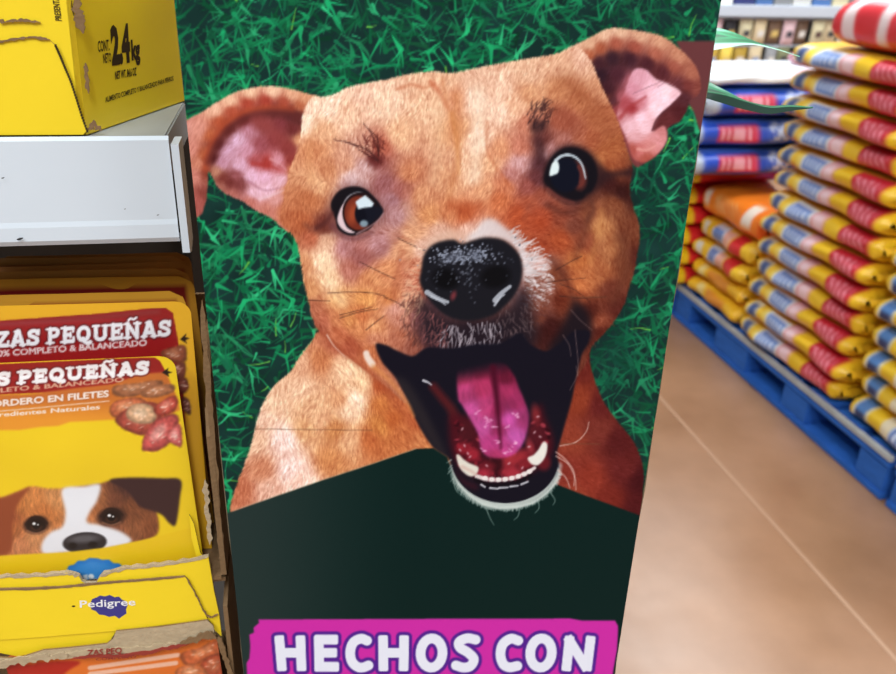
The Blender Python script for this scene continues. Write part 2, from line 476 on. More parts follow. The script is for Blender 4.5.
    B2 = [(580, 400, 150, 64, 36), (577, 368, 116, 46, 34), (600, 430, 128, 56, 42), (570, 440, 152, 66, 42), (590, 480, 150, 58, 38), (625, 470, 112, 44, 38), (610, 500, 128, 48, 34), (565, 470, 142, 56, 40),
          (588, 350, 104, 40, 32), (640, 480, 80, 32, 32), (618, 440, 96, 38, 34), (600, 405, 108, 42, 36), (575, 500, 160, 70, 44), (636, 510, 92, 36, 34)]
    c.put(fringe(c.poly(body_r, True), n1, .15), furred(c.field(B2), .55))
    # ---- the right ear and the maroon lobe that runs off the sheet
    c.fill([(676, 41), (740, 41), (735, 130), (700, 132), (694, 112), (686, 100), (690, 70)], (104, 56, 58), blur=.6)
    er = [(571, 50), (573, 46), (589, 38), (604, 30), (616, 28), (633, 30), (653, 33.5), (667, 39), (680, 49), (691, 60), (698, 71), (701, 88), (696, 97), (690, 100), (687, 110), (680, 121), (668, 128), (667, 140), (658, 154), (645, 163), (634, 166), (622, 140), (605, 100), (590, 65)]
    E = [(575, 52, 222, 176, 140), (590, 44, 216, 168, 128), (604, 35, 220, 174, 136), (620, 32, 218, 172, 134), (640, 36, 212, 160, 122), (660, 42, 206, 146, 108), (678, 56, 196, 130, 94), (692, 74, 176, 104, 76),
         (698, 88, 140, 72, 58), (590, 55, 182, 98, 60), (600, 48, 176, 92, 58), (616, 43, 172, 88, 62), (635, 47, 168, 84, 62), (655, 54, 176, 96, 70), (673, 66, 166, 88, 66), (688, 85, 128, 62, 54),
         (598, 62, 74, 44, 48), (612, 58, 66, 44, 50), (630, 58, 74, 44, 50), (648, 63, 84, 44, 48), (664, 72, 96, 48, 50), (678, 86, 110, 58, 58), (600, 75, 60, 40, 46), (608, 90, 74, 42, 46), (612, 100, 92, 50, 52), (618, 75, 84, 46, 52), (605, 100, 120, 66, 44),
         (684, 98, 92, 50, 52), (680, 112, 92, 44, 44), (670, 122, 108, 52, 50), (630, 82, 168, 92, 100), (622, 98, 168, 84, 88), (618, 112, 160, 70, 70)]
    ear_m = fringe(c.poly(er, True), n1, .2)
    c.put(ear_m, furred(c.field(E, 3.5), .55))
    pink = [(633, 71), (645, 69.5), (656, 79), (668, 84), (681, 93), (672, 104), (660, 115), (653, 131), (664, 126), (667, 140), (658, 153.5), (645, 162), (633, 158), (627, 140), (620, 124.6), (617, 113), (624, 93)]
    PK = [(640, 80, 214, 150, 164), (634, 90, 206, 132, 146), (650, 88, 228, 176, 188), (640, 98, 224, 166, 180), (632, 108, 168, 56, 58), (640, 101, 196, 106, 112), (622, 118, 198, 130, 132), (655, 96, 234, 192, 202), (668, 93, 238, 202, 208),
          (674, 95, 226, 178, 186), (655, 108, 238, 200, 208), (640, 118, 236, 192, 202), (630, 126, 226, 178, 186), (645, 128, 232, 188, 196), (636, 136, 216, 156, 158), (640, 150, 204, 112, 104), (650, 146, 210, 128, 120), (656, 138, 216, 140, 138), (660, 132, 200, 120, 116), (633, 150, 178, 84, 70), (646, 158, 176, 84, 66), (626, 104, 176, 76, 80)]
    c.put(c.poly(pink, True, .8), furred(c.field(PK, 3.), .35))
    for q in (Z(560, 20, 4.494, [(440, 300), (480, 280), (520, 300)]), Z(560, 20, 4.494, [(330, 330), (400, 300), (470, 270)])): c.line(q, .7, .5, (170, 110, 125), .55)
    c.line(Z(560, 20, 4.494, [(270, 440), (310, 395), (385, 345)]), 2.2, 1.0, (164, 58, 62), .7, soft=3)
    c.line(Z(560, 20, 4.494, [(415, 495), (440, 440), (500, 385), (545, 340)]), 1.0, 1.2, (86, 40, 46), .8, soft=1.6)
    c.line(Z(560, 20, 4.494, [(350, 580), (390, 585), (430, 565)]), 1.4, .6, (236, 170, 160), .7, soft=2)
    # ---- the left ear
    el = [(170, 128), (184, 121), (199.5, 113.4), (215, 103.4), (230.6, 94.5), (246, 89), (268.5, 86), (290.7, 89), (308, 94), (322, 100), (316, 125), (306, 160), (300, 200), (292, 232), (271, 218), (255, 210), (242, 201), (226, 194), (217, 186), (213, 178), (208.4, 170), (208, 177), (207, 195), (204, 208), (199, 216), (180, 216)]
    L = [(184, 130, 206, 136, 116), (190, 150, 208, 132, 110), (194, 175, 198, 120, 100), (198, 200, 170, 88, 74), (205, 195, 140, 70, 56), (200, 130, 216, 146, 122), (215, 110, 222, 166, 130), (230, 101, 226, 176, 136), (250, 93, 230, 184, 142), (272, 91, 232, 188, 148), (292, 94, 224, 166, 124), (306, 99, 216, 150, 104), (198, 165, 204, 128, 96),
         (205, 155, 182, 92, 52), (210, 135, 190, 96, 54), (220, 122, 182, 82, 46), (232, 111, 182, 80, 50), (248, 103, 178, 70, 46), (266, 101, 174, 66, 46), (284, 103, 176, 78, 52), (300, 106, 190, 104, 64),
         (206, 172, 140, 64, 44), (212, 158, 86, 36, 34), (217, 144, 92, 38, 36), (228, 129, 104, 44, 38), (243, 119, 118, 48, 44), (258, 113, 132, 62, 56), (275, 111, 116, 56, 54), (290, 113, 92, 46, 48), (298, 118, 104, 52, 48),
         (265, 125, 146, 70, 66), (280, 125, 134, 60, 60), (293, 130, 120, 54, 50), (275, 140, 150, 66, 64), (288, 148, 140, 56, 50), (250, 132, 182, 118, 130), (238, 140, 206, 160, 182), (228, 152, 200, 150, 172), (222, 163, 190, 134, 152), (248, 150, 196, 134, 150), (260, 145, 160, 80, 84),
         (255, 160, 178, 84, 84), (267, 163, 176, 60, 50), (280, 168, 190, 98, 98), (278, 160, 206, 136, 146), (290, 160, 150, 60, 50), (240, 165, 210, 162, 184), (250, 175, 216, 168, 190), (265, 178, 214, 160, 180), (280, 180, 220, 172, 186), (268, 190, 222, 178, 194), (255, 192, 214, 166, 178),
         (222, 178, 128, 60, 48), (230, 182, 118, 54, 46), (240, 184, 132, 66, 60), (236, 176, 150, 80, 78), (216, 172, 188, 128, 96), (220, 187, 170, 104, 84), (232, 195, 180, 104, 88), (250, 203, 190, 110, 92), (268, 210, 196, 118, 96), (275, 200, 206, 140, 128), (284, 210, 196, 112, 70), (290, 190, 198, 116, 62), (294, 170, 196, 112, 62), (300, 140, 214, 150, 100)]
    c.put(fringe(c.poly(el, True), n1, .22), furred(c.field(L, 3.5), .6))
    c.line([(205, 168), (209, 150), (219, 132), (232, 119), (250, 110.5), (270, 108), (292, 110)], 3.2, 3.2, (176, 76, 48), .75, soft=5)
    c.line([(208, 162), (216, 145), (229, 129), (245, 118.5), (262, 114), (280, 113), (298, 116)], 2.6, 4.2, (98, 42, 40), .8, soft=7)
    c.line([(258, 122), (272, 130), (284, 142), (292, 152)], 7, 5, (146, 64, 62), .6, soft=10)
    for q, w, col in ((Z(175, 70, 4.494, [(330, 500), (400, 540), (470, 530)]), 1.3, (172, 108, 124)), (Z(175, 70, 4.494, [(430, 400), (470, 420), (500, 450)]), 1.3, (224, 164, 172)), (Z(175, 70, 4.494, [(380, 580), (440, 560), (490, 540)]), 1.5, (236, 200, 210)), (Z(175, 70, 4.494, [(350, 420), (420, 430), (470, 450)]), 2.4, (168, 54, 50))):
        c.line(q, w, .4, col, .6, soft=2.4)
    # ---- the head
    H = [(440, 80, 222, 172, 130), (360, 92, 226, 180, 146), (330, 108, 238, 206, 172), (310, 122, 240, 210, 176), (345, 112, 230, 184, 144), (385, 105, 232, 194, 156), (400, 135, 226, 172, 124), (430, 110, 230, 184, 140), (455, 100, 218, 150, 104),
         (455, 130, 214, 148, 96), (475, 100, 234, 200, 168), (480, 140, 236, 202, 168), (470, 172, 230, 184, 142), (450, 182, 214, 150, 102), (500, 88, 228, 184, 148), (530, 72, 222, 174, 134), (560, 65, 216, 162, 122), (585, 58, 226, 180, 146), (478, 80, 222, 176, 140),
         (500, 110, 232, 194, 160), (515, 105, 226, 172, 130), (530, 95, 212, 148, 100), (560, 90, 200, 130, 82), (580, 100, 188, 112, 68), (600, 120, 176, 98, 58), (565, 122, 170, 90, 62), (590, 140, 168, 88, 52), (610, 150, 176, 98, 52), (620, 170, 150, 76, 42), (600, 85, 206, 142, 98), (598, 70, 214, 160, 122),
         (610, 165, 164, 86, 46), (600, 160, 180, 104, 56), (380, 148, 190, 100, 72), (375, 160, 130, 62, 54), (366, 150, 206, 150, 120), (365, 168, 200, 158, 150), (352, 178, 210, 176, 170), (385, 185, 154, 92, 88), (400, 190, 168, 98, 88), (392, 200, 160, 108, 108), (395, 215, 178, 128, 124), (410, 175, 204, 128, 82), (345, 165, 212, 150, 112),
         (315, 150, 208, 134, 84), (322, 130, 222, 164, 116), (310, 200, 194, 114, 66), (302, 222, 184, 98, 54), (318, 185, 218, 158, 108), (328, 170, 204, 132, 84), (312, 238, 186, 98, 62), (324, 226, 116, 58, 44), (325, 242, 222, 176, 136), (322, 260, 242, 208, 164), (330, 280, 238, 198, 148), (340, 300, 226, 164, 98), (310, 290, 204, 134, 80), (305, 265, 206, 136, 86),
         (345, 248, 188, 126, 120), (360, 258, 172, 102, 92), (380, 245, 178, 122, 118), (350, 270, 184, 110, 88), (370, 280, 214, 140, 84), (390, 270, 218, 142, 88), (365, 300, 226, 152, 78), (390, 300, 206, 124, 66), (400, 250, 214, 150, 104), (415, 230, 214, 152, 106), (410, 268, 198, 116, 80), (420, 285, 190, 108, 78), (400, 320, 198, 128, 98), (395, 308, 208, 146, 122),
         (405, 190, 176, 104, 80), (420, 195, 210, 142, 94), (430, 215, 214, 142, 84), (450, 212, 206, 126, 76), (465, 215, 196, 98, 52), (440, 232, 218, 170, 140), (425, 248, 214, 168, 140), (470, 230, 222, 176, 150), (500, 200, 202, 108, 60), (485, 190, 216, 148, 100), (520, 215, 186, 82, 42), (540, 220, 180, 76, 38), (560, 240, 176, 80, 40), (540, 250, 168, 72, 38),
         (540, 265, 196, 158, 146), (545, 288, 168, 120, 104), (532, 300, 150, 110, 104), (535, 315, 116, 66, 52), (556, 276, 134, 72, 44), (562, 298, 112, 52, 32), (550, 330, 70, 36, 30), (590, 210, 152, 86, 52), (600, 228, 188, 122, 68), (585, 240, 152, 78, 48), (610, 250, 174, 106, 60), (580, 262, 188, 104, 50), (600, 272, 172, 98, 54), (622, 260, 134, 74, 44), (630, 232, 124, 68, 42),
         (637, 258, 94, 46, 34), (580, 285, 202, 114, 58), (590, 275, 186, 106, 56), (610, 290, 122, 62, 42), (620, 308, 100, 48, 36), (600, 330, 92, 42, 30), (599, 324, 156, 82, 52), (590, 310, 96, 46, 32), (570, 290, 176, 88, 46), (578, 298, 150, 74, 42), (634, 195, 74, 42, 34), (622, 192, 68, 38, 32), (610, 182, 74, 40, 34), (615, 205, 140, 80, 48), (634, 175, 96, 52, 40),
         (500, 150, 218, 146, 98), (490, 165, 224, 164, 116), (520, 148, 196, 116, 86), (512, 175, 184, 118, 106), (528, 186, 154, 80, 66), (520, 163, 200, 148, 142), (545, 200, 162, 84, 60), (505, 185, 206, 122, 78), (540, 215, 172, 76, 44), (530, 125, 196, 118, 86), (550, 152, 178, 122, 114), (542, 140, 120, 66, 56), (540, 165, 96, 56, 56), (536, 178, 110, 60, 58), (570, 205, 140, 76, 56), (560, 215, 150, 74, 48), (575, 225, 128, 70, 50), (580, 140, 178, 102, 70), (565, 140, 170, 104, 86), (530, 205, 176, 86, 54),
         (340, 335, 198, 110, 68), (325, 322, 190, 104, 70), (350, 345, 176, 86, 54), (360, 330, 212, 132, 76), (375, 325, 222, 150, 92), (375, 340, 204, 130, 90), (335, 320, 202, 122, 72), (310, 308, 186, 108, 72), (318, 328, 170, 92, 64), (410, 345, 150, 84, 62), (420, 320, 138, 84, 80), (430, 335, 88, 56, 60), (470, 345, 40, 32, 38), (510, 340, 44, 32, 36), (400, 340, 192, 118, 84), (440, 300, 96, 64, 66), (350, 320, 216, 140, 74), (362, 315, 206, 116, 62), (372, 350, 196, 110, 62)]
    c.put(fringe(c.poly(shape_head, True), n1, .3), furred(c.field(H, 4.)))
    rng = np.random.default_rng(21)
    c.line([(317, 328), (331, 341), (344, 353), (358, 364), (374, 377), (392, 396)], 1.8, 2.6, (156, 70, 44), .6, soft=6)
    c.line([(336, 330), (350, 342), (362, 352)], 3, 2, (170, 80, 50), .45, soft=6)
    # creases and markings on the brow
    def hairs(region, n, ang, spread, ln, col, w=.55, k=.7):
        m = c.poly(region, True)
        R = np.array(region); x0, y0 = R.min(0); x1, y1 = R.max(0)
        done = 0
        for _ in range(n * 6):
            if done >= n: break
            x, y = rng.uniform(x0, x1), rng.uniform(y0, y1)
            if m[int((y - c.y0) * c.sc), int((x - c.x0) * c.sc)] < .5: continue
            done += 1
            a = math.radians((ang(x, y) if callable(ang) else ang) + rng.normal(0, spread)); l = ln * rng.uniform(.6, 1.3)
            b = a + rng.normal(0, .25)
            c.line([(x, y), (x + .5 * l * math.cos(a), y + .5 * l * math.sin(a)), (x + l * math.cos(b), y + l * math.sin(b))], w, w * .5, np.array(col) * rng.uniform(.85, 1.1), k, smooth=False)
    for q, w, col, k in ((Z(300, 60, 4.494, [(440, 130), (500, 110), (560, 125), (600, 110)]), 1.6, (184, 92, 58), .6), (Z(300, 60, 4.494, [(590, 100), (630, 150), (660, 210)]), 3.0, (190, 92, 58), .6), (Z(300, 60, 4.494, [(640, 90), (650, 150), (665, 220), (690, 330)]), 2.2, (206, 128, 84), .5),
                         (Z(430, 40, 4.494, [(100, 330), (120, 450), (130, 600)]), 3.0, (206, 132, 76), .55), (Z(430, 40, 4.494, [(255, 370), (260, 500), (330, 620), (370, 670)]), 1.8, (176, 84, 50), .5)):
        c.line(q, w, w * .5, col, k, soft=4)
    hairs(Z(430, 40, 4.494, [(430, 330), (480, 290), (540, 300), (530, 370), (500, 410), (450, 410)]), 60, -60, 20, 7, (60, 34, 36), .7)
    c.fill(Z(430, 40, 4.494, [(450, 380), (500, 360), (530, 380), (500, 415), (460, 420)]), (54, 32, 36), True, 2.5, .85)
    c.fill(Z(430, 40, 4.494, [(470, 430), (500, 440), (520, 520), (500, 560), (480, 520)]), (54, 30, 36), True, 3.5, .8)
    hairs(Z(300, 60, 4.494, [(270, 380), (320, 350), (385, 380), (380, 440), (350, 480), (300, 440)]), 60, -110, 20, 7, (98, 38, 34), .6)
    c.fill(Z(300, 60, 4.494, [(300, 430), (340, 430), (370, 450), (350, 475), (315, 470)]), (92, 36, 36), True, 3, .75)
    for q in ([(200, 365), (260, 385), (310, 410), (350, 450)], [(150, 358), (210, 370), (260, 390)], [(285, 285), (320, 330), (345, 385), (355, 430)], [(310, 310), (345, 350), (355, 410)], [(260, 400), (310, 430), (350, 455)]):
        c.line(Z(300, 60, 4.494, q), .4, .8, (66, 30, 30), .8)
    # folds of the face
    for q, w, w1, col, k, sf in (([(548, 205), (565, 213), (585, 207), (598, 196)], 3, 2, (84, 42, 36), .6, 7), ([(540, 190), (530, 205), (524, 218)], 2.5, 2, (140, 64, 46), .5, 6), ([(589, 212), (584, 235), (575, 258)], 4, 2, (98, 50, 38), .6, 9),
                                 ([(601, 212), (598, 236), (590, 262)], 3, 2, (206, 142, 86), .45, 7), ([(552, 260), (566, 280), (573, 300)], 3.5, 4, (92, 44, 34), .65, 8), ([(403, 250), (396, 275), (393, 300)], 2.5, 2, (172, 90, 62), .5, 6), ([(412, 246), (406, 270)], 2.5, 2, (228, 176, 134), .4, 6),
                                 ([(456, 96), (458, 130), (456, 168), (449, 196)], 3, 2, (200, 124, 76), .5, 8), ([(477, 92), (479, 130), (475, 178)], 6, 5, (242, 216, 190), .55, 12), ([(440, 100), (438, 140), (434, 180)], 6, 4, (236, 196, 158), .4, 12), ([(452, 206), (466, 210), (480, 206)], 5, 4, (168, 72, 40), .6, 9),
                                 ([(565, 80), (590, 105), (608, 135)], 9, 8, (152, 82, 52), .5, 20), ([(556, 110), (575, 128)], 7, 6, (146, 74, 54), .5, 16), ([(622, 240), (626, 270), (614, 300)], 6, 5, (96, 50, 36), .5, 12), ([(316, 120), (309, 150), (311, 180)], 3, 3, (214, 146, 98), .35, 9),
                                 ([(306, 225), (318, 232), (330, 226)], 2.5, 2, (112, 56, 44), .6, 6), ([(345, 246), (362, 258), (384, 250), (398, 236)], 4, 3, (150, 88, 84), .5, 8), ([(405, 205), (412, 222)], 4, 3, (206, 160, 140), .4, 8), ([(362, 278), (378, 288), (396, 290)], 2, 1.5, (190, 108, 70), .45, 5),
                                 ([(325, 262), (331, 285), (342, 302)], 5, 4, (246, 214, 172), .45, 10), ([(372, 315), (388, 325), (402, 334)], 3, 3, (170, 92, 62), .45, 7)):
        c.line(q, w, w1, col, k, soft=sf)
    hm_ = np.clip(c.poly(shape_head, True) + c.poly(body_l, True) + .6 * c.poly(body_r, True), 0, 1)
    n_ = 0
    while n_ < 7000:
        x, y = rng.uniform(205, 645), rng.uniform(60, 515); j, i = int((y - c.y0) * c.sc), int((x - c.x0) * c.sc)
        n_ += 1
        if hm_[j, i] < .5: continue
        t = math.atan2(c.vy[j, i], c.vx[j, i]) + rng.normal(0, .3); l = rng.uniform(1.6, 4.2)
        col = c.a[j, i] * 255
        col = col * np.array((.80, .68, .64)) if rng.random() < .5 else np.minimum(col * np.array((1.10, 1.16, 1.2)) + 8, 250)
        c.line([(x, y), (x + l * math.cos(t), y + l * math.sin(t))], .42, .25, col, .55, smooth=False, soft=.9)
    # ---- left eye
    e = lambda p: Z(290, 180, 4.494, p)
    c.fill(e([(160, 150), (185, 60), (250, 10), (330, 10), (390, 70), (440, 150), (400, 210), (330, 260), (250, 270), (190, 235)]), (120, 76, 76), True, 3, .5)
    c.fill(e([(183, 120), (195, 78), (230, 42), (285, 27), (335, 38), (375, 72), (405, 108), (418, 142), (395, 180), (345, 220), (300, 248), (255, 248), (215, 222), (205, 180)]), (22, 18, 24), True, .7)
    c.fill(e([(238, 108), (262, 74), (300, 58), (270, 88), (250, 130), (242, 170), (255, 212), (292, 236), (262, 236), (228, 214), (213, 180), (222, 140)]), (226, 200, 206), True, .5)
    c.fill(e([(245, 100), (268, 70), (308, 54), (330, 66), (290, 72), (262, 100)]), (186, 206, 218), True, .7, .9)
    c.ell(*e([(314, 146)])[0], 17.6, 20, (34, 18, 20), 0, 1.2)
    c.ell(*e([(308, 148)])[0], 14.2, 17, (116, 46, 32), 0, 2)
    c.ell(*e([(282, 152)])[0], 4.5, 9, (168, 76, 46), 10, 5, .8)
    c.ell(*e([(338, 148)])[0], 10.4, 13, (14, 15, 26), 10, 2)
    c.fill(e([(330, 110), (400, 120), (418, 142), (395, 172), (350, 205), (345, 160)]), (20, 22, 34), True, 1, .9)
    c.fill(e([(294, 98), (316, 82), (338, 69), (358, 86), (377, 106), (368, 121), (335, 124), (307, 131)]), (214, 232, 242), False, .5)
    c.ell(*e([(332, 196)])[0], 4, 3.3, (128, 148, 162), 0, 2)
    c.line(e([(300, 242), (350, 215), (395, 182), (420, 150)]), .9, .6, (176, 136, 140), .7, soft=1.5)
    c.line(e([(190, 205), (215, 235), (260, 262), (310, 262), (370, 235)]), 2.2, 1.4, (112, 62, 66), .6, soft=4)
    c.line(e([(120, 215), (160, 190), (190, 150)]), 2.6, 1.5, (84, 40, 38), .7, soft=4)
    # ---- right eye
    e = lambda p: Z(500, 120, 4.494, p)
    c.fill(e([(190, 280), (200, 210), (230, 155), (285, 115), (345, 112), (405, 140), (450, 195), (500, 232), (600, 215), (590, 250), (500, 262), (455, 300), (405, 350), (340, 382), (265, 360), (215, 320)]), (46, 26, 30), True, 2.6, .9)
    c.fill(e([(197, 272), (206, 220), (232, 168), (282, 128), (340, 124), (398, 152), (432, 205), (438, 265), (408, 325), (345, 362), (275, 340), (222, 306)]), (20, 17, 24), True, 1)
    c.ell(*e([(352, 250)])[0], 8.0, 14, (112, 50, 44), -10, 4, .9)
    c.ell(*e([(294, 248)])[0], 15.5, 17, (15, 18, 32), 0, 3)
    c.line(e([(250, 182), (275, 163), (310, 157), (345, 172), (370, 205), (385, 262)]), 1.6, .7, (192, 206, 216), .95)
    c.line(e([(352, 210), (362, 240), (358, 280)]), 1.4, .8, (110, 50, 44), .8, soft=2)
    c.fill(e([(223, 250), (228, 212), (240, 188), (258, 186), (266, 212), (260, 238), (244, 246)]), (224, 240, 242), True, .5)
    c.line(e([(215, 310), (270, 352), (330, 372)]), 1.6, 1, (130, 66, 58), .6, soft=3)
    c.line(e([(400, 345), (420, 400), (395, 450)]), 3, 1, (80, 42, 36), .5, soft=6)
    # ---- muzzle
    e = lambda p: Z(400, 210, 4.494, p)
    c.fill(e([(340, 90), (375, 45), (420, 40), (470, 75), (530, 125), (560, 170), (590, 250), (600, 330), (560, 330), (545, 220), (490, 150), (400, 125), (310, 140), (280, 140), (310, 110)]), (222, 216, 220), True, 2.2, .85)
    c.fill(e([(95, 200), (130, 130), (200, 90), (290, 100), (300, 135), (200, 145), (120, 190)]), (216, 176, 156), True, 3, .7)
    fan = lambda x, y: math.degrees(math.atan2(y - 266, x - 472))
    hairs(e([(480, 90), (560, 140), (640, 210), (660, 300), (620, 420), (560, 440), (560, 300), (520, 170)]), 190, fan, 14, 8, (224, 214, 216), .75, .75)
    hairs(e([(560, 300), (640, 300), (660, 420), (600, 520), (540, 460)]), 130, fan, 18, 7, (120, 60, 44), .8, .6)
    hairs(e([(40, 300), (100, 200), (120, 160), (90, 330), (110, 420), (60, 480), (20, 420)]), 120, fan, 20, 6, (236, 182, 148), .7, .6)
    hairs(e([(20, 380), (80, 360), (130, 470), (150, 560), (60, 600), (10, 520)]), 120, lambda x, y: 110, 20, 6, (92, 52, 48), .7, .5)
    dark = e([(90, 380), (140, 430), (200, 480), (330, 505), (430, 480), (500, 420), (545, 340), (580, 380), (600, 470), (620, 560), (560, 640), (400, 640), (250, 640), (120, 600), (90, 500)])
    c.fill(dark, (34, 26, 34), True, 5, .92)
    c.fill(e([(95, 270), (105, 210), (132, 168), (175, 143), (240, 133), (278, 150), (330, 135), (382, 123), (452, 130), (502, 160), (537, 202), (550, 252), (546, 312), (520, 374), (480, 424), (420, 472), (330, 497), (250, 492), (188, 462), (138, 412), (108, 370), (88, 320)]), (25, 25, 32), True, 1.2)
    c.ell(*e([(205, 310)])[0], 13, 10, (10, 10, 14), 15, 6)
    c.ell(*e([(430, 300)])[0], 15, 11, (12, 12, 16), -15, 6)
    for (cx, cy, sx, sy, n, col) in ((235, 210, 55, 22, 110, (158, 166, 186)), (345, 200, 45, 25, 95, (150, 158, 178)), (430, 215, 60, 45, 24, (70, 74, 88)), (300, 280, 40, 40, 34, (104, 108, 122)), (160, 260, 30, 40, 24, (70, 74, 86)), (330, 330, 18, 50, 20, (80, 84, 96))):
        for _ in range(n):
            x, y = e([(cx + rng.normal(0, sx), cy + rng.normal(0, sy))])[0]
            c.ell(x, y, rng.uniform(.6, 1.5), rng.uniform(.5, 1.0), col, rng.uniform(-60, 30), .8, rng.uniform(.5, 1))
    c.ell(*e([(235, 212)])[0], 9, 4, (112, 118, 136), -20, 5, .55)
    c.ell(*e([(335, 200)])[0], 7, 4, (100, 106, 124), 15, 5, .5)
    for q, w in (([(122, 370), (165, 395), (214, 414)], 2.6), ([(140, 388), (180, 408), (205, 425)], 1.2), ([(428, 406), (455, 375), (494, 344)], 2.8), ([(425, 428), (450, 395), (470, 380)], 1.2)):
        c.line(e(q), w, w * .6, (186, 192, 204), .85)
    c.ell(*e([(240, 385)])[0], 2.6, 4.5, (130, 54, 60), 20, 3, .8)
    hairs(e([(180, 520), (430, 500), (450, 600), (200, 610)]), 85, lambda x, y: 90 + (470 - x) * .3, 14, 9, (178, 168, 178), .55, .75)
    hairs(e([(100, 450), (200, 500), (220, 600), (110, 580)]), 60, 110, 20, 7, (140, 84, 84), .6, .6)
    hairs(e([(430, 480), (560, 430), (600, 540), (450, 600)]), 70, 70, 20, 6, (110, 90, 92), .5, .6)
    # ---- open mouth
    mouth = [(375.6, 344.5), (386, 345), (396, 350), (412, 356), (422, 350), (430, 347), (452, 348), (476, 344), (500, 343), (520, 333), (530, 344), (546, 351), (560, 343), (572, 332), (583, 330), (590, 332), (588, 343), (582, 354), (577.5, 372), (575, 384), (571.5, 401), (565.5, 422), (560, 442), (557, 453),
             (559, 466), (555, 480), (546, 492), (533, 501), (515, 505), (498, 505), (482, 501), (470, 494), (459, 483), (452, 470), (448, 458), (433.5, 447.5), (422, 431), (413, 413.5), (406.5, 398), (395.6, 378), (382, 362)]
    c.fill([(548, 352), (560, 330), (568, 312), (574, 300), (582, 304), (591, 318), (590, 342), (575, 352)], (26, 20, 28), True, 3.5, .95)
    hm = c.poly(mouth, True, .9)
    for x, y in [(rng.uniform(450, 562), 0) for _ in range(260)]:
        a = math.radians(rng.uniform(15, 165)); y0 = 462 + math.sin(a) * 42; x0 = 505 + math.cos(a) * 54
        l = rng.uniform(3, 8)
        c.line([(x0, y0), (x0 + l * math.cos(a) * .8 - 1, y0 + l * math.sin(a) * .8)], 1.0, .4, (206, 214, 210), .55, smooth=False)
    c.line([(450, 466), (453, 478), (460, 489), (470, 497.5), (482, 504), (498, 507.5), (515, 507.5), (533, 503), (547, 493), (555, 481), (558.5, 466)], 2.6, 2.8, (206, 212, 210), .85, soft=5)
    c.put(hm, (20, 18, 30))
    c.put(c.poly([(395, 380), (410, 385), (440, 440), (450, 470), (432, 446), (412, 412)], True, 3) * hm, (44, 38, 42), .8)
    c.line(Z(340, 300, 4.494, [(118, 240), (126, 262), (144, 288)]), 3.0, 3.4, (240, 222, 208), .95, soft=2.4)
    c.line(Z(340, 300, 4.494, [(150, 300), (230, 370), (300, 460), (330, 520)]), 2.6, 1.2, (220, 144, 84), .6, soft=4)
    z1 = lambda p: Z(340, 300, 4.494, p); z2 = lambda p: Z(420, 390, 4.494, p)
    c.line(z1([(420, 390), (460, 440), (500, 490), (520, 540)]), 4, 5, (92, 28, 32), .8, soft=6)
    c.line(z1([(375, 362), (395, 370), (412, 382)]), 1.3, .5, (206, 206, 216), .9)
    c.fill(z2([(140, 110), (230, 130), (280, 220), (300, 300), (480, 250), (490, 150), (540, 60), (560, 120), (600, 230), (580, 310), (520, 360), (420, 400), (320, 410), (240, 390), (170, 340), (140, 260), (130, 180)]), (74, 17, 28), True, 3)
    gm = c.poly(z2([(150, 150), (230, 140), (280, 230), (300, 300), (480, 260), (500, 150), (560, 120), (590, 230), (575, 310), (520, 355), (420, 395), (320, 400), (240, 380), (170, 330)]), True, 2)
    for _ in range(150):
        x, y = rng.uniform(150, 590), rng.uniform(140, 400); q = z2([(x, y)])[0]
        if gm[int((q[1] - c.y0) * c.sc), int((q[0] - c.x0) * c.sc)] < .6: continue
        c.ell(*q, rng.uniform(1, 3.5), rng.uniform(.8, 2.4), ((40, 8, 18), (150, 36, 52), (110, 24, 38), (190, 70, 84))[rng.integers(4)], rng.uniform(-60, 60), 1.5, .7)
    for (x, y, rx, ry, col, k) in ((200, 260, 8, 6, (150, 34, 48), .8), (240, 290, 6, 6, (170, 40, 56), .8), (210, 190, 8, 10, (72, 22, 30), .8), (390, 330, 10, 12, (156, 42, 54), .8), (470, 320, 9, 8, (140, 36, 46), .8), (340, 330, 8, 9, (46, 12, 20), .85), (430, 300, 12, 5, (170, 50, 58), .7), (300, 350, 8, 6, (120, 30, 42), .8), (520, 200, 8, 10, (84, 24, 34), .8), (520, 110, 4, 9, (140, 44, 50), .8), (285, 375, 8, 4, (168, 44, 62), .9), (420, 375, 9, 5, (170, 48, 62), .9), (495, 255, 3, 7, (180, 60, 70), .8), (560, 330, 6, 7, (110, 28, 36), .8)):
        c.ell(*z2([(x, y)])[0], rx, ry, col, rng.uniform(-30, 30), 5, k)
    ton = [(457, 373), (458, 398), (462, 405), (470, 419), (478, 434), (481, 449), (489, 457), (502, 458), (513.5, 454.5), (522, 445.6), (527, 432), (529, 416), (524.5, 401), (519, 388), (513, 374), (500, 362), (462, 362)]
    T = [(462, 376, 148, 44, 66), (480, 370, 124, 30, 50), (505, 376, 104, 24, 44), (465, 392, 190, 66, 106), (482, 388, 176, 52, 84), (505, 392, 160, 46, 78), (472, 410, 200, 82, 132), (487, 408, 192, 66, 106), (515, 402, 150, 44, 78), (484, 428, 200, 84, 136), (492, 442, 184, 62, 112), (510, 420, 206, 84, 146), (515, 436, 214, 96, 160), (506, 448, 196, 70, 122), (523, 420, 176, 60, 104), (497, 456, 176, 54, 90), (496, 410, 150, 40, 74), (498, 430, 160, 48, 86)]
    c.put(c.poly(ton, True, 1.1) * sst(364, 386, c.Y + .25 * (c.X - 470)), np.clip(c.field(T, 4.) * np.array((.96, .96, 1.1)) * (1 + .05 * n3[..., None] + .03 * n2[..., None]), 0, 1))
    c.line([(493, 368), (497, 400), (499, 425), (501, 448)], 3.4, .8, (70, 12, 34), .9, soft=4.5)
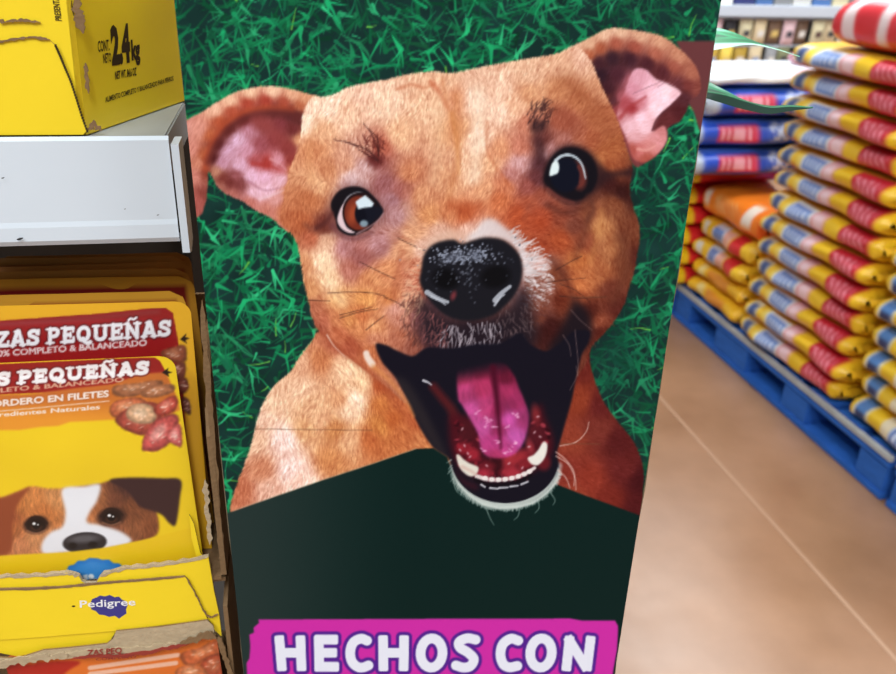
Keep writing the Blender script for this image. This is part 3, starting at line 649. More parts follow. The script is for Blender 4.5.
    for (x, y) in ((285, 265), (310, 140), (290, 130), (380, 280), (425, 250), (440, 240), (420, 120), (440, 110), (250, 100), (330, 170), (395, 165), (350, 240), (300, 160), (405, 270)):
        for _ in range(3):
            px, py = z2([(x + rng.normal(0, 9), y + rng.normal(0, 7))])[0]
            c.ell(px, py, rng.uniform(.8, 2.2), rng.uniform(.5, 1.1), (240, 176, 214), rng.uniform(-40, 40), 1.2, .6)
    for (x, y) in ((180, 270), (200, 250), (215, 285), (225, 300), (490, 255), (530, 120), (300, 340), (460, 350), (400, 330), (515, 190), (190, 175), (540, 210)):
        px, py = z2([(x, y)])[0]; c.ell(px, py, 1.6, 1.0, (216, 170, 180), rng.uniform(-60, 60), 1.2, .7)
    c.line(z2([(255, 388), (310, 402), (370, 402), (430, 392), (480, 372), (515, 350)]), 2.0, 1.6, (228, 218, 216), .95, soft=1.4)
    for x, y in ((292, 396), (322, 402), (352, 403), (382, 401), (412, 396), (442, 388), (468, 378), (492, 366)): c.ell(*z2([(x, y)])[0], 2.9, 2.3, (236, 226, 224), -8, 1)
    for x in (307, 337, 367, 397, 427, 455, 480): c.line(z2([(x, 384), (x + 2, 408)]), .4, .4, (150, 70, 84), .7, smooth=False)
    c.fill(z2([(163, 294), (176, 292), (196, 312), (224, 330), (262, 348), (252, 380), (226, 388), (196, 370), (174, 340)]), (226, 220, 208), True, .6)
    c.fill(z2([(548, 240), (560, 232), (572, 246), (568, 285), (552, 318), (528, 338), (500, 332), (484, 306), (510, 292), (532, 268)]), (234, 230, 222), True, .6)
    c.line(z2([(190, 345), (230, 365), (250, 378)]), 1.5, 1, (200, 150, 140), .5, soft=3)
    c.line(z2([(250, 405), (300, 425), (370, 428), (440, 412), (500, 385)]), 2, 1.4, (18, 12, 20), .95)
    for q in ([(275, 425), (292, 436)], [(315, 440), (350, 444)], [(355, 440), (395, 438)], [(405, 434), (440, 430)], [(455, 424), (485, 412)]):
        c.line(z2(q), 1.0, .8, (214, 214, 222), .9, smooth=False)
    c.put(c.poly(z2([(150, 350), (200, 400), (260, 430), (250, 450), (190, 420)]), True, 2), (70, 22, 34), .6)
    # ---- dark green block below the portrait
    block = [(228, 513), (277, 495.7), (321, 480.5), (370, 464.5), (416, 448.8), (433, 448), (447, 457), (452, 471), (458, 485), (470, 497), (482, 505), (498, 509), (516, 508.5), (533, 504), (547, 494), (556, 484), (580, 493.5), (640, 515.5), (735, 516), (735, 720), (160, 720), (160, 513)]
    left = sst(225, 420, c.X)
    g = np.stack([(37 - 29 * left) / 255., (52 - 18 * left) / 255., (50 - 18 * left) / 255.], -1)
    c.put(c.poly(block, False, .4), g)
    c.line([(233, 510.8), (277, 495.7), (321, 480.5), (370, 464.5), (416, 448.6)], .5, .5, (226, 206, 170), .35, smooth=False)
    for q in ([(453, 478), (456, 490), (464, 497)], [(486, 508), (490, 518), (494, 525)], [(520, 508), (518, 516), (514, 520)], [(538, 500), (539, 508), (535, 513)], [(550, 492), (555, 500), (553, 505)]): c.line(q, .5, .2, (190, 210, 200), .6)
    for x in np.linspace(451, 558, 240):
        a = math.acos(np.clip((x - 505) / 54, -1, 1)); y0 = 463 + math.sin(a) * 44
        l = rng.uniform(2, 5); c.line([(x, y0 - 3), (x + math.cos(a) * l, y0 + l * math.sin(a))], .8, .3, (200, 212, 206), .55, smooth=False)
    # whiskers
    for q in ([(556, 452), (566, 460), (574, 472), (574, 486)], [(556, 456), (568, 464), (575, 478), (576, 490)], [(558, 470), (566, 478), (570, 488)], [(560, 446), (576, 442), (586, 432), (589, 422)]): c.line(q, .55, .35, (226, 196, 186), .8)
    for q in ([(571, 310), (580, 320), (592, 330)], [(563, 335), (569, 345), (571, 356)], [(575, 330), (578, 370), (570, 390)], [(578, 376), (576, 366)]): c.line(q, .45, .3, (150, 120, 116), .5)
    for q in ([(328, 293), (350, 292), (372, 293), (385, 296)], [(306, 300), (330, 301)], [(360, 262), (380, 272), (395, 279)], [(398, 238), (410, 244), (417, 247)], [(384, 297), (396, 302), (404, 307)], [(340, 318), (360, 312), (378, 309)], [(366, 330), (376, 322), (384, 316)],
              [(340, 315), (360, 310), (372, 307)], [(548, 282), (565, 280), (585, 278)], [(556, 270), (570, 262), (582, 256)], [(560, 296), (580, 298), (606, 297)], [(560, 284), (575, 290), (590, 302)]): c.line(q, .45, .35, (60, 32, 28), .75)
    c.line([(327, 335), (334, 346), (345, 357)], .8, .3, (236, 206, 190), .7)
    # ---- banner
    ban = Z(225, 590, 4.267, [(142, 126), (146, 140), (122, 160), (124, 182), (104, 190), (108, 240), (104, 292), (92, 312), (96, 400), (100, 560), (1690, 560)]) + [(612, 690), (613, 672), (617, 650), (618, 632), (618, 626), (615, 620.5), (600, 620.5), (582, 620.5), (570, 618.5), (425, 618.8)]
    c.fill(ban, (205, 46, 166), False, .5)
    arc = lambda cx, cy, rx, ry, a0, a1, sl=0: [(cx + rx * math.cos(math.radians(a)) - sl * ry * math.sin(math.radians(a)), cy + ry * math.sin(math.radians(a))) for a in np.linspace(a0, a1, 24)]
    z7 = lambda p: Z(225, 590, 4.267, p); z8 = lambda p: Z(425, 590, 4.267, p)
    S = [z7([(232, 212), (242, 328)]), z7([(322, 212), (326, 328)]), z7([(238, 268), (324, 268)]),
         z7([(402, 330), (400, 212)]), z7([(400, 212), (464, 212)]), z7([(402, 268), (460, 268)]), z7([(402, 328), (468, 328)]),
         spline(np.array(z7([(606, 216), (580, 208), (548, 224), (534, 264), (542, 306), (566, 328), (590, 330), (612, 322)])), False),
         z7([(674, 212), (676, 328)]), z7([(764, 212), (762, 328)]), z7([(675, 268), (763, 268)]),
         arc(431.5, 653, 11.0, 14.6, 0, 360, .03),
         spline(np.array(z8([(216, 212), (180, 206), (146, 222), (150, 246), (182, 266), (208, 294), (194, 324), (164, 331), (132, 322)])), False),
         spline(np.array(z8([(398, 216), (366, 208), (332, 232), (322, 276), (334, 316), (360, 330), (394, 324)])), False),
         arc(541.0, 653, 10.8, 14.6, 0, 360, .05),
         z8([(604, 328), (616, 214)]), z8([(616, 214), (684, 326)]), z8([(692, 328), (706, 214)])]
    m = np.clip(.5 + (4.9 - c.dist([s for s in S if len(s) > 2])) * c.sc, 0, 1)
    for s in S:
        if len(s) > 2: continue
        p, q = np.array(s[0]), np.array(s[1]); d = (q - p) / np.linalg.norm(q - p); n = np.array((-d[1], d[0])); p, q = p - d * 4.4, q + d * 4.4
        m = np.maximum(m, sst(.3, .7, c.poly([p + n * 4.9, q + n * 4.9, q - n * 4.9, p - n * 4.9], False, .9)))
    o = np.zeros_like(m); rad = 3.7 * c.sc
    for dj in range(-5, 6):
        for di in range(-5, 6):
            k = np.clip(rad + .5 - math.hypot(di, dj), 0, 1)
            if k > 0: o = np.maximum(o, k * np.roll(np.roll(m, dj, 0), di, 1))
    c.put(o, (84, 36, 142)); c.put(m, (232, 234, 248))
    # two fine print creases
    for q in ([(255, 429), (300, 429.5), (345, 430)], [(345, 430), (372, 430.3)], [(560, 443.5), (600, 444)], [(571, 297), (607, 297)]): c.line(q, .45, .45, (110, 70, 50), .6, smooth=False)
    return c
# ---------------------------------------------------------------- lettering
SLAB = {'A': (.86, [[(.14, .05), (.4, .95)], [(.72, .05), (.46, .95)], [(.24, .32), (.6, .32)]], [[(0, .08), (.3, .08)], [(.56, .08), (.86, .08)], [(.24, .93), (.5, .93)]]),
        'Z': (.8, [[(.1, .88), (.68, .88)], [(.64, .86), (.14, .14)], [(.1, .12), (.72, .12)]], [[(.08, .93), (.08, .64)], [(.74, .08), (.74, .36)]]),
        'S': (.76, [[(.62, .72), (.54, .86), (.36, .9), (.18, .8), (.2, .62), (.4, .52), (.6, .38), (.58, .18), (.38, .1), (.18, .14), (.12, .28)]], [[(.68, .93), (.68, .66)], [(.06, .08), (.06, .34)]]),
        'P': (.78, [[(.22, .05), (.22, .95)], [(.22, .9), (.5, .9), (.64, .8), (.64, .62), (.5, .48), (.22, .48)]], [[(.02, .08), (.42, .08)], [(.02, .93), (.25, .93)]]),
        'R': (.86, [[(.22, .05), (.22, .95)], [(.22, .9), (.5, .9), (.64, .8), (.64, .62), (.5, .5), (.22, .5)], [(.44, .5), (.68, .08)]], [[(.02, .08), (.42, .08)], [(.02, .93), (.25, .93)], [(.6, .08), (.88, .08)]]),
        'E': (.8, [[(.22, .05), (.22, .95)], [(.22, .9), (.66, .9)], [(.22, .5), (.5, .5)], [(.22, .1), (.68, .1)]], [[(.02, .08), (.3, .08)], [(.02, .93), (.3, .93)], [(.68, .93), (.68, .68)], [(.54, .64), (.54, .36)], [(.72, .07), (.72, .34)]]),
        'Q': (.88, [[(.42 + .3 * math.cos(t * .3142), .5 + .4 * math.sin(t * .3142)) for t in range(21)], [(.4, .22), (.52, 0), (.66, -.1), (.82, -.04)]], []),
        'U': (.88, [[(.18, .9), (.18, .32), (.28, .14), (.44, .09), (.6, .14), (.7, .32), (.7, .9)]], [[(0, .93), (.36, .93)], [(.54, .93), (.88, .93)]]),
        'N': (.92, [[(.18, .05), (.18, .95)], [(.18, .92), (.72, .08)], [(.72, .05), (.72, .95)]], [[(0, .08), (.36, .08)], [(0, .93), (.22, .93)], [(.54, .93), (.9, .93)]])}
SLAB['Ñ'] = (.92, SLAB['N'][1], SLAB['N'][2] + [[(.22, 1.16), (.34, 1.26), (.5, 1.18), (.66, 1.28)]])


def slab(c, word, right, base, ux, uy, vx, vy, col, edge, gap=.06, space=.3):
    """Slab-serif capitals set so that the word ends at (right, base); (ux, uy) is the em along the line, (vx, vy) the cap height."""
    W = sum(space if ch == ' ' else SLAB[ch][0] + gap for ch in word) - gap
    x = -W; th, tn = [], []
    for ch in word:
        if ch == ' ': x += space; continue
        w, a, b = SLAB[ch]
        f = lambda p: (right + (x + p[0]) * ux + p[1] * vx, base + (x + p[0]) * uy + p[1] * vy)
        th += [[f(p) for p in (spline(np.array(s), False, 4) if len(s) > 5 and len(s) < 15 else s)] for s in a]; tn += [[f(p) for p in s] for s in b]
        x += w + gap
    u = math.hypot(ux, uy)
    d = np.minimum(c.dist(th) - .118 * u, c.dist(tn) - .07 * u)
    c.put(np.clip(.5 + (1.4 - d) * .8, 0, 1), edge, .75)
    c.put(np.clip(.5 - d * 1.1, 0, 1), col)


def type_edges(word, bold=0., shear=0.):
    """Outline edges of a line of type, em units, from Blender's own font."""
    cu = bpy.data.curves.new('type', 'FONT'); cu.body = word; cu.offset = bold; cu.shear = shear; cu.resolution_u = 3
    o = bpy.data.objects.new('type', cu)
    me = o.to_mesh()
    n = len(me.vertices); v = np.empty(n * 3); me.vertices.foreach_get('co', v); v = v.reshape(-1, 3)[:, :2]
    cnt = {}
    for p in me.polygons:
        q = list(p.vertices)
        for a, b in zip(q, q[1:] + q[:1]):
            k = (min(a, b), max(a, b)); cnt[k] = cnt.get(k, 0) + 1
    E = np.array([k for k, m in cnt.items() if m == 1])
    o.to_mesh_clear(); bpy.data.objects.remove(o); bpy.data.curves.remove(cu)
    return v, E


def type_on(c, word, left, base, right, basr, cap, col, bold=.02, k=1., shear=0., edge=None):
    """A line of type from (left, base) to (right, basr) with capitals cap units tall."""
    v, E = type_edges(word, bold, shear)
    w = v[:, 0].max() - v[:, 0].min()
    t = (v[:, 0] - v[:, 0].min()) / w
    x = left + (right - left) * t; y = base + (basr - base) * t - v[:, 1] / .72 * cap
    px, py = (x - c.x0) * c.sc, (y - c.y0) * c.sc
    ax, ay, bx, by = px[E[:, 0]], py[E[:, 0]], px[E[:, 1]], py[E[:, 1]]
    m = np.zeros((c.h, c.w + 2))
    for r in range(max(0, int(py.min()) - 1), min(c.h, int(py.max()) + 2)):
        for q in range(3):
            yy = r + (q + .5) / 3 - .5
            s = (ay <= yy) != (by <= yy)
            if not s.any(): continue
            xs = np.sort(ax[s] + (yy - ay[s]) / (by[s] - ay[s]) * (bx[s] - ax[s])) + .5
            for a, b in zip(xs[::2], xs[1::2]):
                a = min(max(a, 0), c.w); b = min(max(b, 0), c.w)
                if b <= a: continue
                ia, ib = int(a), int(b)
                if ia == ib: m[r, ia] += b - a
                else: m[r, ia] += ia + 1 - a; m[r, ia + 1:ib] += 1; m[r, ib] += b - ib
    m = np.clip(m[:, :c.w] / 3, 0, 1)
    if edge is not None: c.put(np.clip(gblur(m, .9 * c.sc) * 2.2, 0, 1), edge, .7)
    c.put(m, col, k)


def meat(c, M, seed=1):
    r = np.random.default_rng(seed); before = c.a.copy()
    for q, col, hi in M:
        c.fill(q, np.array(col) * .72, True, .8)
        P = np.array(q); g = P.mean(0)
        c.fill(g + (P - g) * .84 - [.6, .8], col, True, 1.2)
        c.fill(g + (P - g) * .45 - [1.5, 1.5], hi, True, 1.8, .75)
        for _ in range(5):
            x, y = g + (P[r.integers(len(P))] - g) * r.uniform(0, .6); c.ell(x, y, r.uniform(.8, 2.5), r.uniform(.4, .9), (246, 214, 196), r.uniform(-60, 10), 1, .6)
    tx = gblur(r.standard_normal((c.h, c.w)), 1.1 * c.sc); tx /= tx.std()
    ch = (np.abs(c.a - before).max(-1) > .02)[..., None]
    c.a = np.where(ch, np.clip(c.a * (1 + .055 * tx[..., None]), 0, 1), c.a)


def pouch_art(front):
    z = lambda p: Z(0, 320, 3.733, p)
    c = Canvas(-85, 270, 225, 680, 1.3, (240, 204, 34))
    if front:
        c.fill([(-90, 366.5), (0, 364), (60, 361.2), (140, 357.6), (155, 357.6), (160, 361), (167, 374), (140, 376), (113, 385), (60, 392), (-90, 398)], (150, 28, 28))
        g = sst(392, 422, c.Y)[..., None]
        c.put(c.poly([(-90, 396), (30, 394), (75, 388), (113, 384), (140, 374), (166, 372), (176, 395), (180, 410), (160, 420), (107, 420), (90, 421), (70, 422), (58, 426), (40, 427), (20, 430), (-90, 431)], False, .8), np.array((198, 108, 46)) / 255. * (1 - g) + np.array((232, 150, 48)) / 255. * g)
        c.fill([(-90, 355), (0, 360.5), (0, 364), (-90, 367)], (240, 204, 34))
        slab(c, 'RAZAS PEQUEÑAS', 149, 373.8, 18.6, -1.45, .6, -12.8, (240, 236, 236), (92, 16, 20))
        type_on(c, '100% COMPLETO & BALANCEADO', -62, 398, 124, 381.5, 4.6, (216, 168, 140), .03)
        type_on(c, 'CON CORDERO EN FILETES', -50, 411, 109, 396.5, 6.4, (242, 226, 216), .04, edge=(170, 90, 40))
        c.line([(-40, 414.5), (30, 408.6), (109, 401)], .5, .5, (242, 226, 216), .8, smooth=False)
        type_on(c, 'Con Ingredientes Naturales', -42, 420, 100, 409, 4.6, (242, 226, 216), .025)
        M = [(z([(415, 262), (440, 245), (510, 240), (590, 225), (610, 240), (560, 262), (500, 285), (440, 285)]), (166, 104, 70), (206, 150, 112)), (z([(525, 275), (560, 255), (640, 240), (650, 265), (600, 285), (545, 290)]), (176, 112, 76), (206, 146, 106)),
             (z([(410, 330), (430, 305), (500, 290), (545, 300), (540, 330), (480, 350), (440, 365), (415, 355)]), (196, 104, 68), (226, 160, 116)), (z([(430, 370), (470, 335), (560, 305), (600, 330), (600, 390), (540, 430), (490, 420), (450, 400)]), (172, 76, 62), (206, 118, 98)),
             (z([(470, 345), (500, 315), (555, 315), (585, 345), (575, 380), (530, 388), (485, 375)]), (216, 170, 132), (236, 206, 172)), (z([(575, 330), (640, 285), (665, 300), (650, 340), (600, 360)]), (190, 76, 62), (232, 160, 140)),
             (z([(530, 480), (540, 430), (590, 370), (650, 350), (668, 380), (640, 450), (590, 488), (545, 490)]), (200, 86, 82), (234, 176, 166)), (z([(620, 440), (660, 390), (676, 400), (678, 470), (650, 465)]), (212, 100, 96), (242, 196, 188))]
        meat(c, M)
        c.fill(z([(604, 196), (630, 178), (626, 190), (644, 196), (628, 200), (632, 212)]), (26, 16, 14), False, .3)
        # the pup's face
        e = lambda p: Z(0, 480, 3.446, p)
        P = [(60, 70, 190, 116, 62), (30, 180, 176, 102, 58), (110, 60, 200, 126, 70), (150, 110, 190, 114, 62), (190, 60, 206, 140, 86), (60, 230, 196, 126, 84), (130, 200, 206, 140, 92), (20, 120, 150, 76, 48), (10, 230, 160, 84, 52),
             (300, 90, 176, 104, 60), (340, 60, 150, 92, 58), (330, 170, 186, 120, 76), (400, 60, 110, 64, 46), (450, 100, 120, 70, 46), (470, 180, 140, 84, 54), (520, 180, 130, 74, 46), (430, 30, 80, 48, 42), (380, 170, 130, 78, 56)]
        c.put(c.poly(e([(-60, 60), (0, 62), (60, 40), (110, 22), (160, 28), (215, 28), (290, 20), (345, 12), (380, 2), (430, 0), (500, 20), (540, 110), (545, 180), (500, 210), (450, 216), (370, 232), (220, 250), (0, 262), (-60, 262)]), True, 1),
              np.clip(c.field([Z(0, 480, 3.446, [(x, y)])[0] + (r, g, b) for x, y, r, g, b in P], 4) * (1 + .07 * c.fur([(0, 500, 100), (60, 480, 90), (120, 500, 60), (130, 540, 90)], 2.5, 4, .7)[..., None]), 0, 1))
        c.fill(e([(-80, 66), (0, 62), (60, 42), (105, 24), (70, 70), (45, 130), (42, 220), (20, 252), (-80, 262)]), (146, 72, 44), True, 1.2)
        c.fill(e([(215, 32), (290, 22), (345, 16), (335, 70), (310, 110), (300, 145), (345, 155), (420, 180), (452, 214), (372, 234), (220, 250), (150, 252), (146, 215), (175, 180), (215, 160), (225, 110)]), (236, 238, 244), True, 1.4)
        c.fill(e([(378, 2), (440, -8), (560, -6), (622, 0), (620, 60), (606, 152), (585, 150), (560, 122), (530, 108), (480, 90), (440, 40)]), (58, 36, 38), True, 1)
        for x, y, rx in ((125, 156, 44), (384, 128, 50)):
            px, py = e([(x, y)])[0]; c.ell(px, py - .5, rx / 3.446, 9.0, (60, 36, 30), -8, 3.5); c.ell(px, py, 9.5, 7.0, (26, 16, 15), -6, 1.4); c.ell(px, py + 2.5, 6, 3.2, (74, 44, 32), 0, 2.5, .8); c.ell(px, py, 4, 4, (12, 10, 12), 0, 1)
            c.line([(px - 10, py - 1), (px - 4, py - 7.5), (px + 5, py - 7.5), (px + 11, py - 2)], 1.6, 1.0, (34, 20, 18), .9, soft=1.5)
            c.ell(px - 2.2, py - 1.6, 1.7, 1.4, (242, 240, 238), 0, .8); c.ell(px + 1.6, py - .6, .9, .9, (214, 210, 206), 0, .8)
            c.line([(px - 9, py + 5.5), (px, py + 7.8), (px + 9, py + 5.0)], .8, .6, (170, 120, 90), .6, soft=1.5)
        px, py = e([(292, 216)])[0]
        c.ell(px, py, 22, 10.5, (40, 38, 42), -4, 1.2); c.ell(px - 1, py - 4, 15, 4, (104, 102, 106), -4, 4, .8); c.ell(px - 12, py + 3, 4, 3, (16, 14, 16), 0, 2); c.ell(px + 8, py + 2, 4.5, 3, (16, 14, 16), 0, 2)
        c.fill(e([(-60, 262), (0, 262), (60, 258), (220, 250), (370, 232), (460, 214), (560, 190), (660, 164), (720, 164), (720, 500), (-60, 500)]), (238, 198, 30), False, .5)
        # rosette
        e2 = lambda p: Z(0, 540, 5.031, p)
        ros = e2([(330, 165), (345, 130), (372, 124), (392, 104), (425, 104), (450, 90), (490, 92), (515, 100), (548, 98), (570, 116), (600, 118), (618, 134), (600, 150), (560, 165), (540, 240), (430, 240), (390, 180)])
        c.fill(ros, (46, 122, 200), False, .5); c.fill([(x * .88 + 10.5, y * .9 + 59) for x, y in ros], (66, 146, 216), False, 1.5, .8)
        c.fill(e2([(415, 178), (440, 172), (442, 215), (425, 215)]), (216, 226, 236)); c.ell(*e2([(458, 184)])[0], 3, 2.6, (232, 238, 242)); c.fill(e2([(446, 195), (486, 192), (488, 216), (444, 218)]), (150, 172, 190))
    else:
        c.a[:] = np.array((236, 178, 40)) / 255.
        c.fill([(-90, 324.5), (0, 320.7), (100, 313.5), (150, 308.2), (166, 308), (173, 313), (178, 340), (184, 400), (186, 440), (150, 470), (-90, 470)], (152, 26, 30))
        c.fill([(-90, 326), (0, 322), (100, 315), (160, 309), (160, 314), (60, 323), (-90, 332)], (142, 62, 64), False, 1.5, .6)
        meat(c, [(Z(0, 320, 3.733, q), col, hi) for q, col, hi in (([(600, 120), (640, 105), (690, 95), (695, 150), (660, 160), (620, 150)], (150, 80, 56), (186, 128, 98)), ([(640, 190), (655, 165), (690, 160), (690, 210), (665, 230)], (128, 66, 54), (160, 104, 84)), ([(660, 240), (690, 215), (705, 250), (680, 275)], (120, 56, 48), (170, 110, 96)), ([(680, 290), (705, 300), (712, 350), (690, 340)], (110, 60, 56), (150, 100, 90)))])
        c.fill(Z(0, 320, 3.733, [(672, 72), (696, 50), (692, 64), (708, 68), (692, 76), (700, 90)]), (26, 14, 14), False, .3)
        slab(c, 'RAZAS PEQUEÑAS', 171, 336, 17.6, -1.2, .4, -16.2, (240, 238, 242), (84, 12, 18))
        type_on(c, '100% COMPLETO & BALANCEADO', -11, 357.3, 147, 345.5, 6.2, (234, 214, 214), .035)
    return c


def lower_art():
    c = Canvas(-40, 600, 250, 740, 1.3, (222, 112, 40))
    z = lambda p: Z(0, 540, 5.031, p)
    c.fill([(-90, 655), (22, 664), (40, 662), (80, 662), (60, 680), (40, 740), (-90, 740)], (176, 36, 26), True, 1)
    for q in ([(90, 668), (130, 662), (178, 655)], [(90, 674), (130, 669), (176, 663)]): c.line(q, 2.2, 2.2, (238, 196, 176), .85, smooth=False)
    z = lambda p: Z(120, 540, 5.031, p)
    meat(c, [(z([(300, 590), (330, 560), (400, 545), (500, 500), (540, 530), (520, 570), (440, 600), (350, 640)]), (196, 96, 54), (226, 150, 104)), (z([(400, 640), (440, 590), (520, 570), (545, 600), (530, 700), (430, 700)]), (176, 74, 46), (206, 120, 80)), (z([(280, 660), (340, 630), (420, 640), (440, 700), (300, 700)]), (206, 112, 66), (232, 166, 120)), (z([(530, 560), (560, 600), (580, 700), (540, 700)]), (150, 56, 40), (190, 100, 70))])
    return c

# ================================================================ the setting
fl = pydata('floor', [(-4, -4, 0), (8, -4, 0), (8, 10, 0), (-4, 10, 0)], [(0, 1, 2, 3)], M['floor']); fl['kind'] = 'structure'
jp = meet(661, 398.6, Z3, 0) @ B3; jb = jp
j = block(ab, -1.5, 6.5, jb - .005, jb + .005, -.004, .0006, 'joint_strip', M['floor_joint'], fl)
j2 = block(ab, .2, .212, -4, jb - .006, -.004, .0006, 'joint_strip', M['floor_joint'], fl)

# ================================================================ the dog display in front of the camera
YB = .42
BX0, BX1 = float((yplane(173.5, 0, YB)[0] + yplane(243.5, 674, YB)[0]) / 2), float((yplane(722, 0, YB)[0] + yplane(615, 674, YB)[0]) / 2)
disp = thing('cardboard_display', 'tall cardboard display printed with an open-mouthed tan dog above a HECHOS CON band', 'display', ((BX0 + BX1) / 2, YB, 0))
Minv = Matrix.Translation((-(BX0 + BX1) / 2, -YB, 0))
def to_disp(o): o.data.transform(Minv); return o
rng = np.random.default_rng(2)
ZT = 1.378
out = [np.array((BX0, YB + .0006, 0))] + [np.array((BX0 + rng.normal(0, .00025), YB + .0006, z)) for z in np.linspace(.1, ZT, 40)] + [np.array((BX1 + rng.normal(0, .0003) - (.0007 if .86 < z < 1.0 and rng.random() < .5 else 0), YB + .0006, z)) for z in np.linspace(ZT, .1, 60)] + [np.array((BX1, YB + .0006, 0))]
to_disp(card('front_panel', out, .004, (0, 1, 0), M['board_edge'], disp, M['kraft_white']))
art = board_art()
zs = np.linspace(.845, ZT - .0003, 740); xs = np.linspace(BX0 + .0003, BX1 - .0003, 540)
P = np.empty((740, 540, 3)); P[..., 0] = xs[None]; P[..., 1] = YB; P[..., 2] = zs[:, None]
x, y = art_xy(P.reshape(-1, 3))
to_disp(grid('printed_sheet', P, M['board_print'], disp, cols=art.sample(x, y)))
del art
# the same dark green sheet runs on down to the floor
zs = np.linspace(0.003, .845, 6); P = np.empty((6, 4, 3)); P[..., 0] = np.linspace(BX0 + .0003, BX1 - .0003, 4)[None]; P[..., 1] = YB; P[..., 2] = zs[:, None]
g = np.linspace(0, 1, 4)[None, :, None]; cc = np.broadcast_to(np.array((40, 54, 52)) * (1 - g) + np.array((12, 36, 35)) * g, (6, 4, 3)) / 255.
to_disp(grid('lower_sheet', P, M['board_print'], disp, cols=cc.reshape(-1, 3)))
for nm, x in (('side_panel', BX0 + .009), ('side_panel', BX1 - .013)):  # unseen side and back panels, raised to shade the carton beside them
    to_disp(card(nm, [(x, YB + .006, 0), (x, YB + .2, 0), (x, YB + .2, 1.375), (x, YB + .006, 1.376)], .004, (1, 0, 0), M['board_back'], disp, M['kraft']))
to_disp(card('back_panel', [(BX0 + .009, YB + .2, 0), (BX1 - .009, YB + .2, 0), (BX1 - .009, YB + .2, 1.375), (BX0 + .009, YB + .2, 1.375)], .004, (0, 1, 0), M['board_back'], disp, M['kraft']))

def foil(name, cols, prints):
    """A curled strip of printed foil: rows of points (px, py, depth)."""
    rows = [np.array([yplane(x, y, d) for x, y, d in r]) for r in cols]
    rows = [spline(r, False, 10) for r in rows]
    P = np.array(rows); nv = len(rows)
    t = np.linspace(0, nv - 1, 22); k = np.minimum(t.astype(int), nv - 2); f = (t - k)[:, None, None]
    P = P[k] * (1 - f) + P[k + 1] * f
    nvv, nu = P.shape[:2]
    V, U = np.meshgrid(np.linspace(0, 1, nvv), np.linspace(0, 1, nu), indexing='ij')
    return to_disp(grid(name, P, M['foil_print'], disp, cols=prints(U.ravel(), V.ravel())))

def leafprint(U, V):
    r = np.random.default_rng(8)
    c = np.tile(np.array((6, 128, 70.)), (len(U), 1))
    for _ in range(26):
        u0, v0, s = r.uniform(0, 1), r.uniform(0, .75), r.uniform(-.5, .5)
        d = np.abs((V - v0) - s * (U - u0) * 2.0); m = np.clip(1 - d / .07, 0, 1) * np.clip(1 - np.abs(U - u0) / .2, 0, 1)
        c = c * (1 - m[:, None]) + np.array(((200, 240, 222), (4, 84, 50), (40, 176, 112))[r.integers(3)]) * m[:, None]
    k = sst(.62, .74, V)[:, None] * .9; c = c * (1 - k) + np.array((206, 238, 224)) * k
    return c / 255.
foil('foil_leaf', [[(682, 34, .452), (704, 26, .47), (730, 31, .48), (752, 40, .49), (775, 48, .50), (800, 56, .51)], [(681, 46, .444), (702, 40, .455), (730, 40, .465), (757, 43, .48), (780, 49.5, .495), (800, 56.5, .51)], [(680, 58, .436), (700, 53, .44), (728, 47.5, .452), (752, 44.8, .47), (778, 50, .49), (800, 57, .51)]], leafprint)
def leafprint2(U, V):
    c = leafprint(U, V * .9)
    c = c * .9
    k = sst(.5, .56, V)[:, None]; return c * (1 - k) + np.array((44, 66, 56)) / 255. * k
foil('foil_leaf', [[(680, 78, .455), (700, 78, .475), (725, 90, .48), (745, 100, .485), (768, 105.5, .49), (790, 105, .495), (813, 107, .50)], [(678, 88, .445), (698, 91, .455), (722, 94, .46), (745, 101, .468), (768, 107, .478), (790, 106.5, .488), (813, 107.6, .50)], [(677, 96, .44), (697, 96, .45), (718, 102, .456), (742, 109, .465), (768, 114, .476), (790, 111, .487), (813, 108.2, .50)]], leafprint2)

# ================================================================ shelving on the left
DS = float(yplane(181, 245, .47) @ N3)
gon = thing('shelf_unit', 'pale grey steel shop shelving with a blank front rail holding yellow cartons', 'shelving', tuple(en(-.3, DS + .2, 0)))
GI = Matrix.Translation(-Vector(en(-.3, DS + .2, 0)))
def g_(o): o.data.transform(GI); return o
zl, zt = 1.1617, 1.2234
er = -.0672
# rail: an upright face with a rolled lower lip
pr = [(0, zt), (-.002, zt - .002), (-.002, zl + .014), (-.0026, zl + .011), (-.0026, zl + .003), (-.001, zl), (.003, zl), (.003, zl + .004)]
for e0, e1 in ((-1.0, er),):
    V, F = [], []
    for e in (e0, e1):
        for n, z in pr: V.append(en(e, DS + n, z))
    k = len(pr)
    for i in range(k - 1): F.append((i, i + k, i + k + 1, i + 1))
    g_(pydata('price_rail', V, F, M['shelf_paint'], gon))
g_(block(en, -1.0, er - .0015, DS + .001, DS + .45, zt - .024, zt - .0005, 'shelf_deck', M['deck_grey'], gon, .001))
ep = [en(er + .0012, DS - .004, zt - .004), en(er + .0012, DS - .0045, zl - .006), en(er + .0012, DS + .004, zl - .008), en(er + .0012, DS + .016, zl - .004), en(er + .0012, DS + .016, zt - .004)]
g_(card('end_bracket', ep, .0042, E3, M['shelf_paint'], gon))
for x, y, w_ in ((20, 239.0, 3.4), (125, 209, 1.0), (3, 178, 1.6), (158, 215, 1.3), (182, 250, 1.0)):
    c0 = PN(x, y, DS - .0042); s = w_ * .00055
    g_(pydata('paint_chip', [c0 + E3 * s * math.cos(t) * (1 + .3 * math.sin(3 * t)) + Z3 * s * .45 * math.sin(t + .6) for t in np.linspace(0, 6.283, 9)[:-1]], [tuple(range(8))[::-1]], M['chip'], gon))
DECK2 = .70
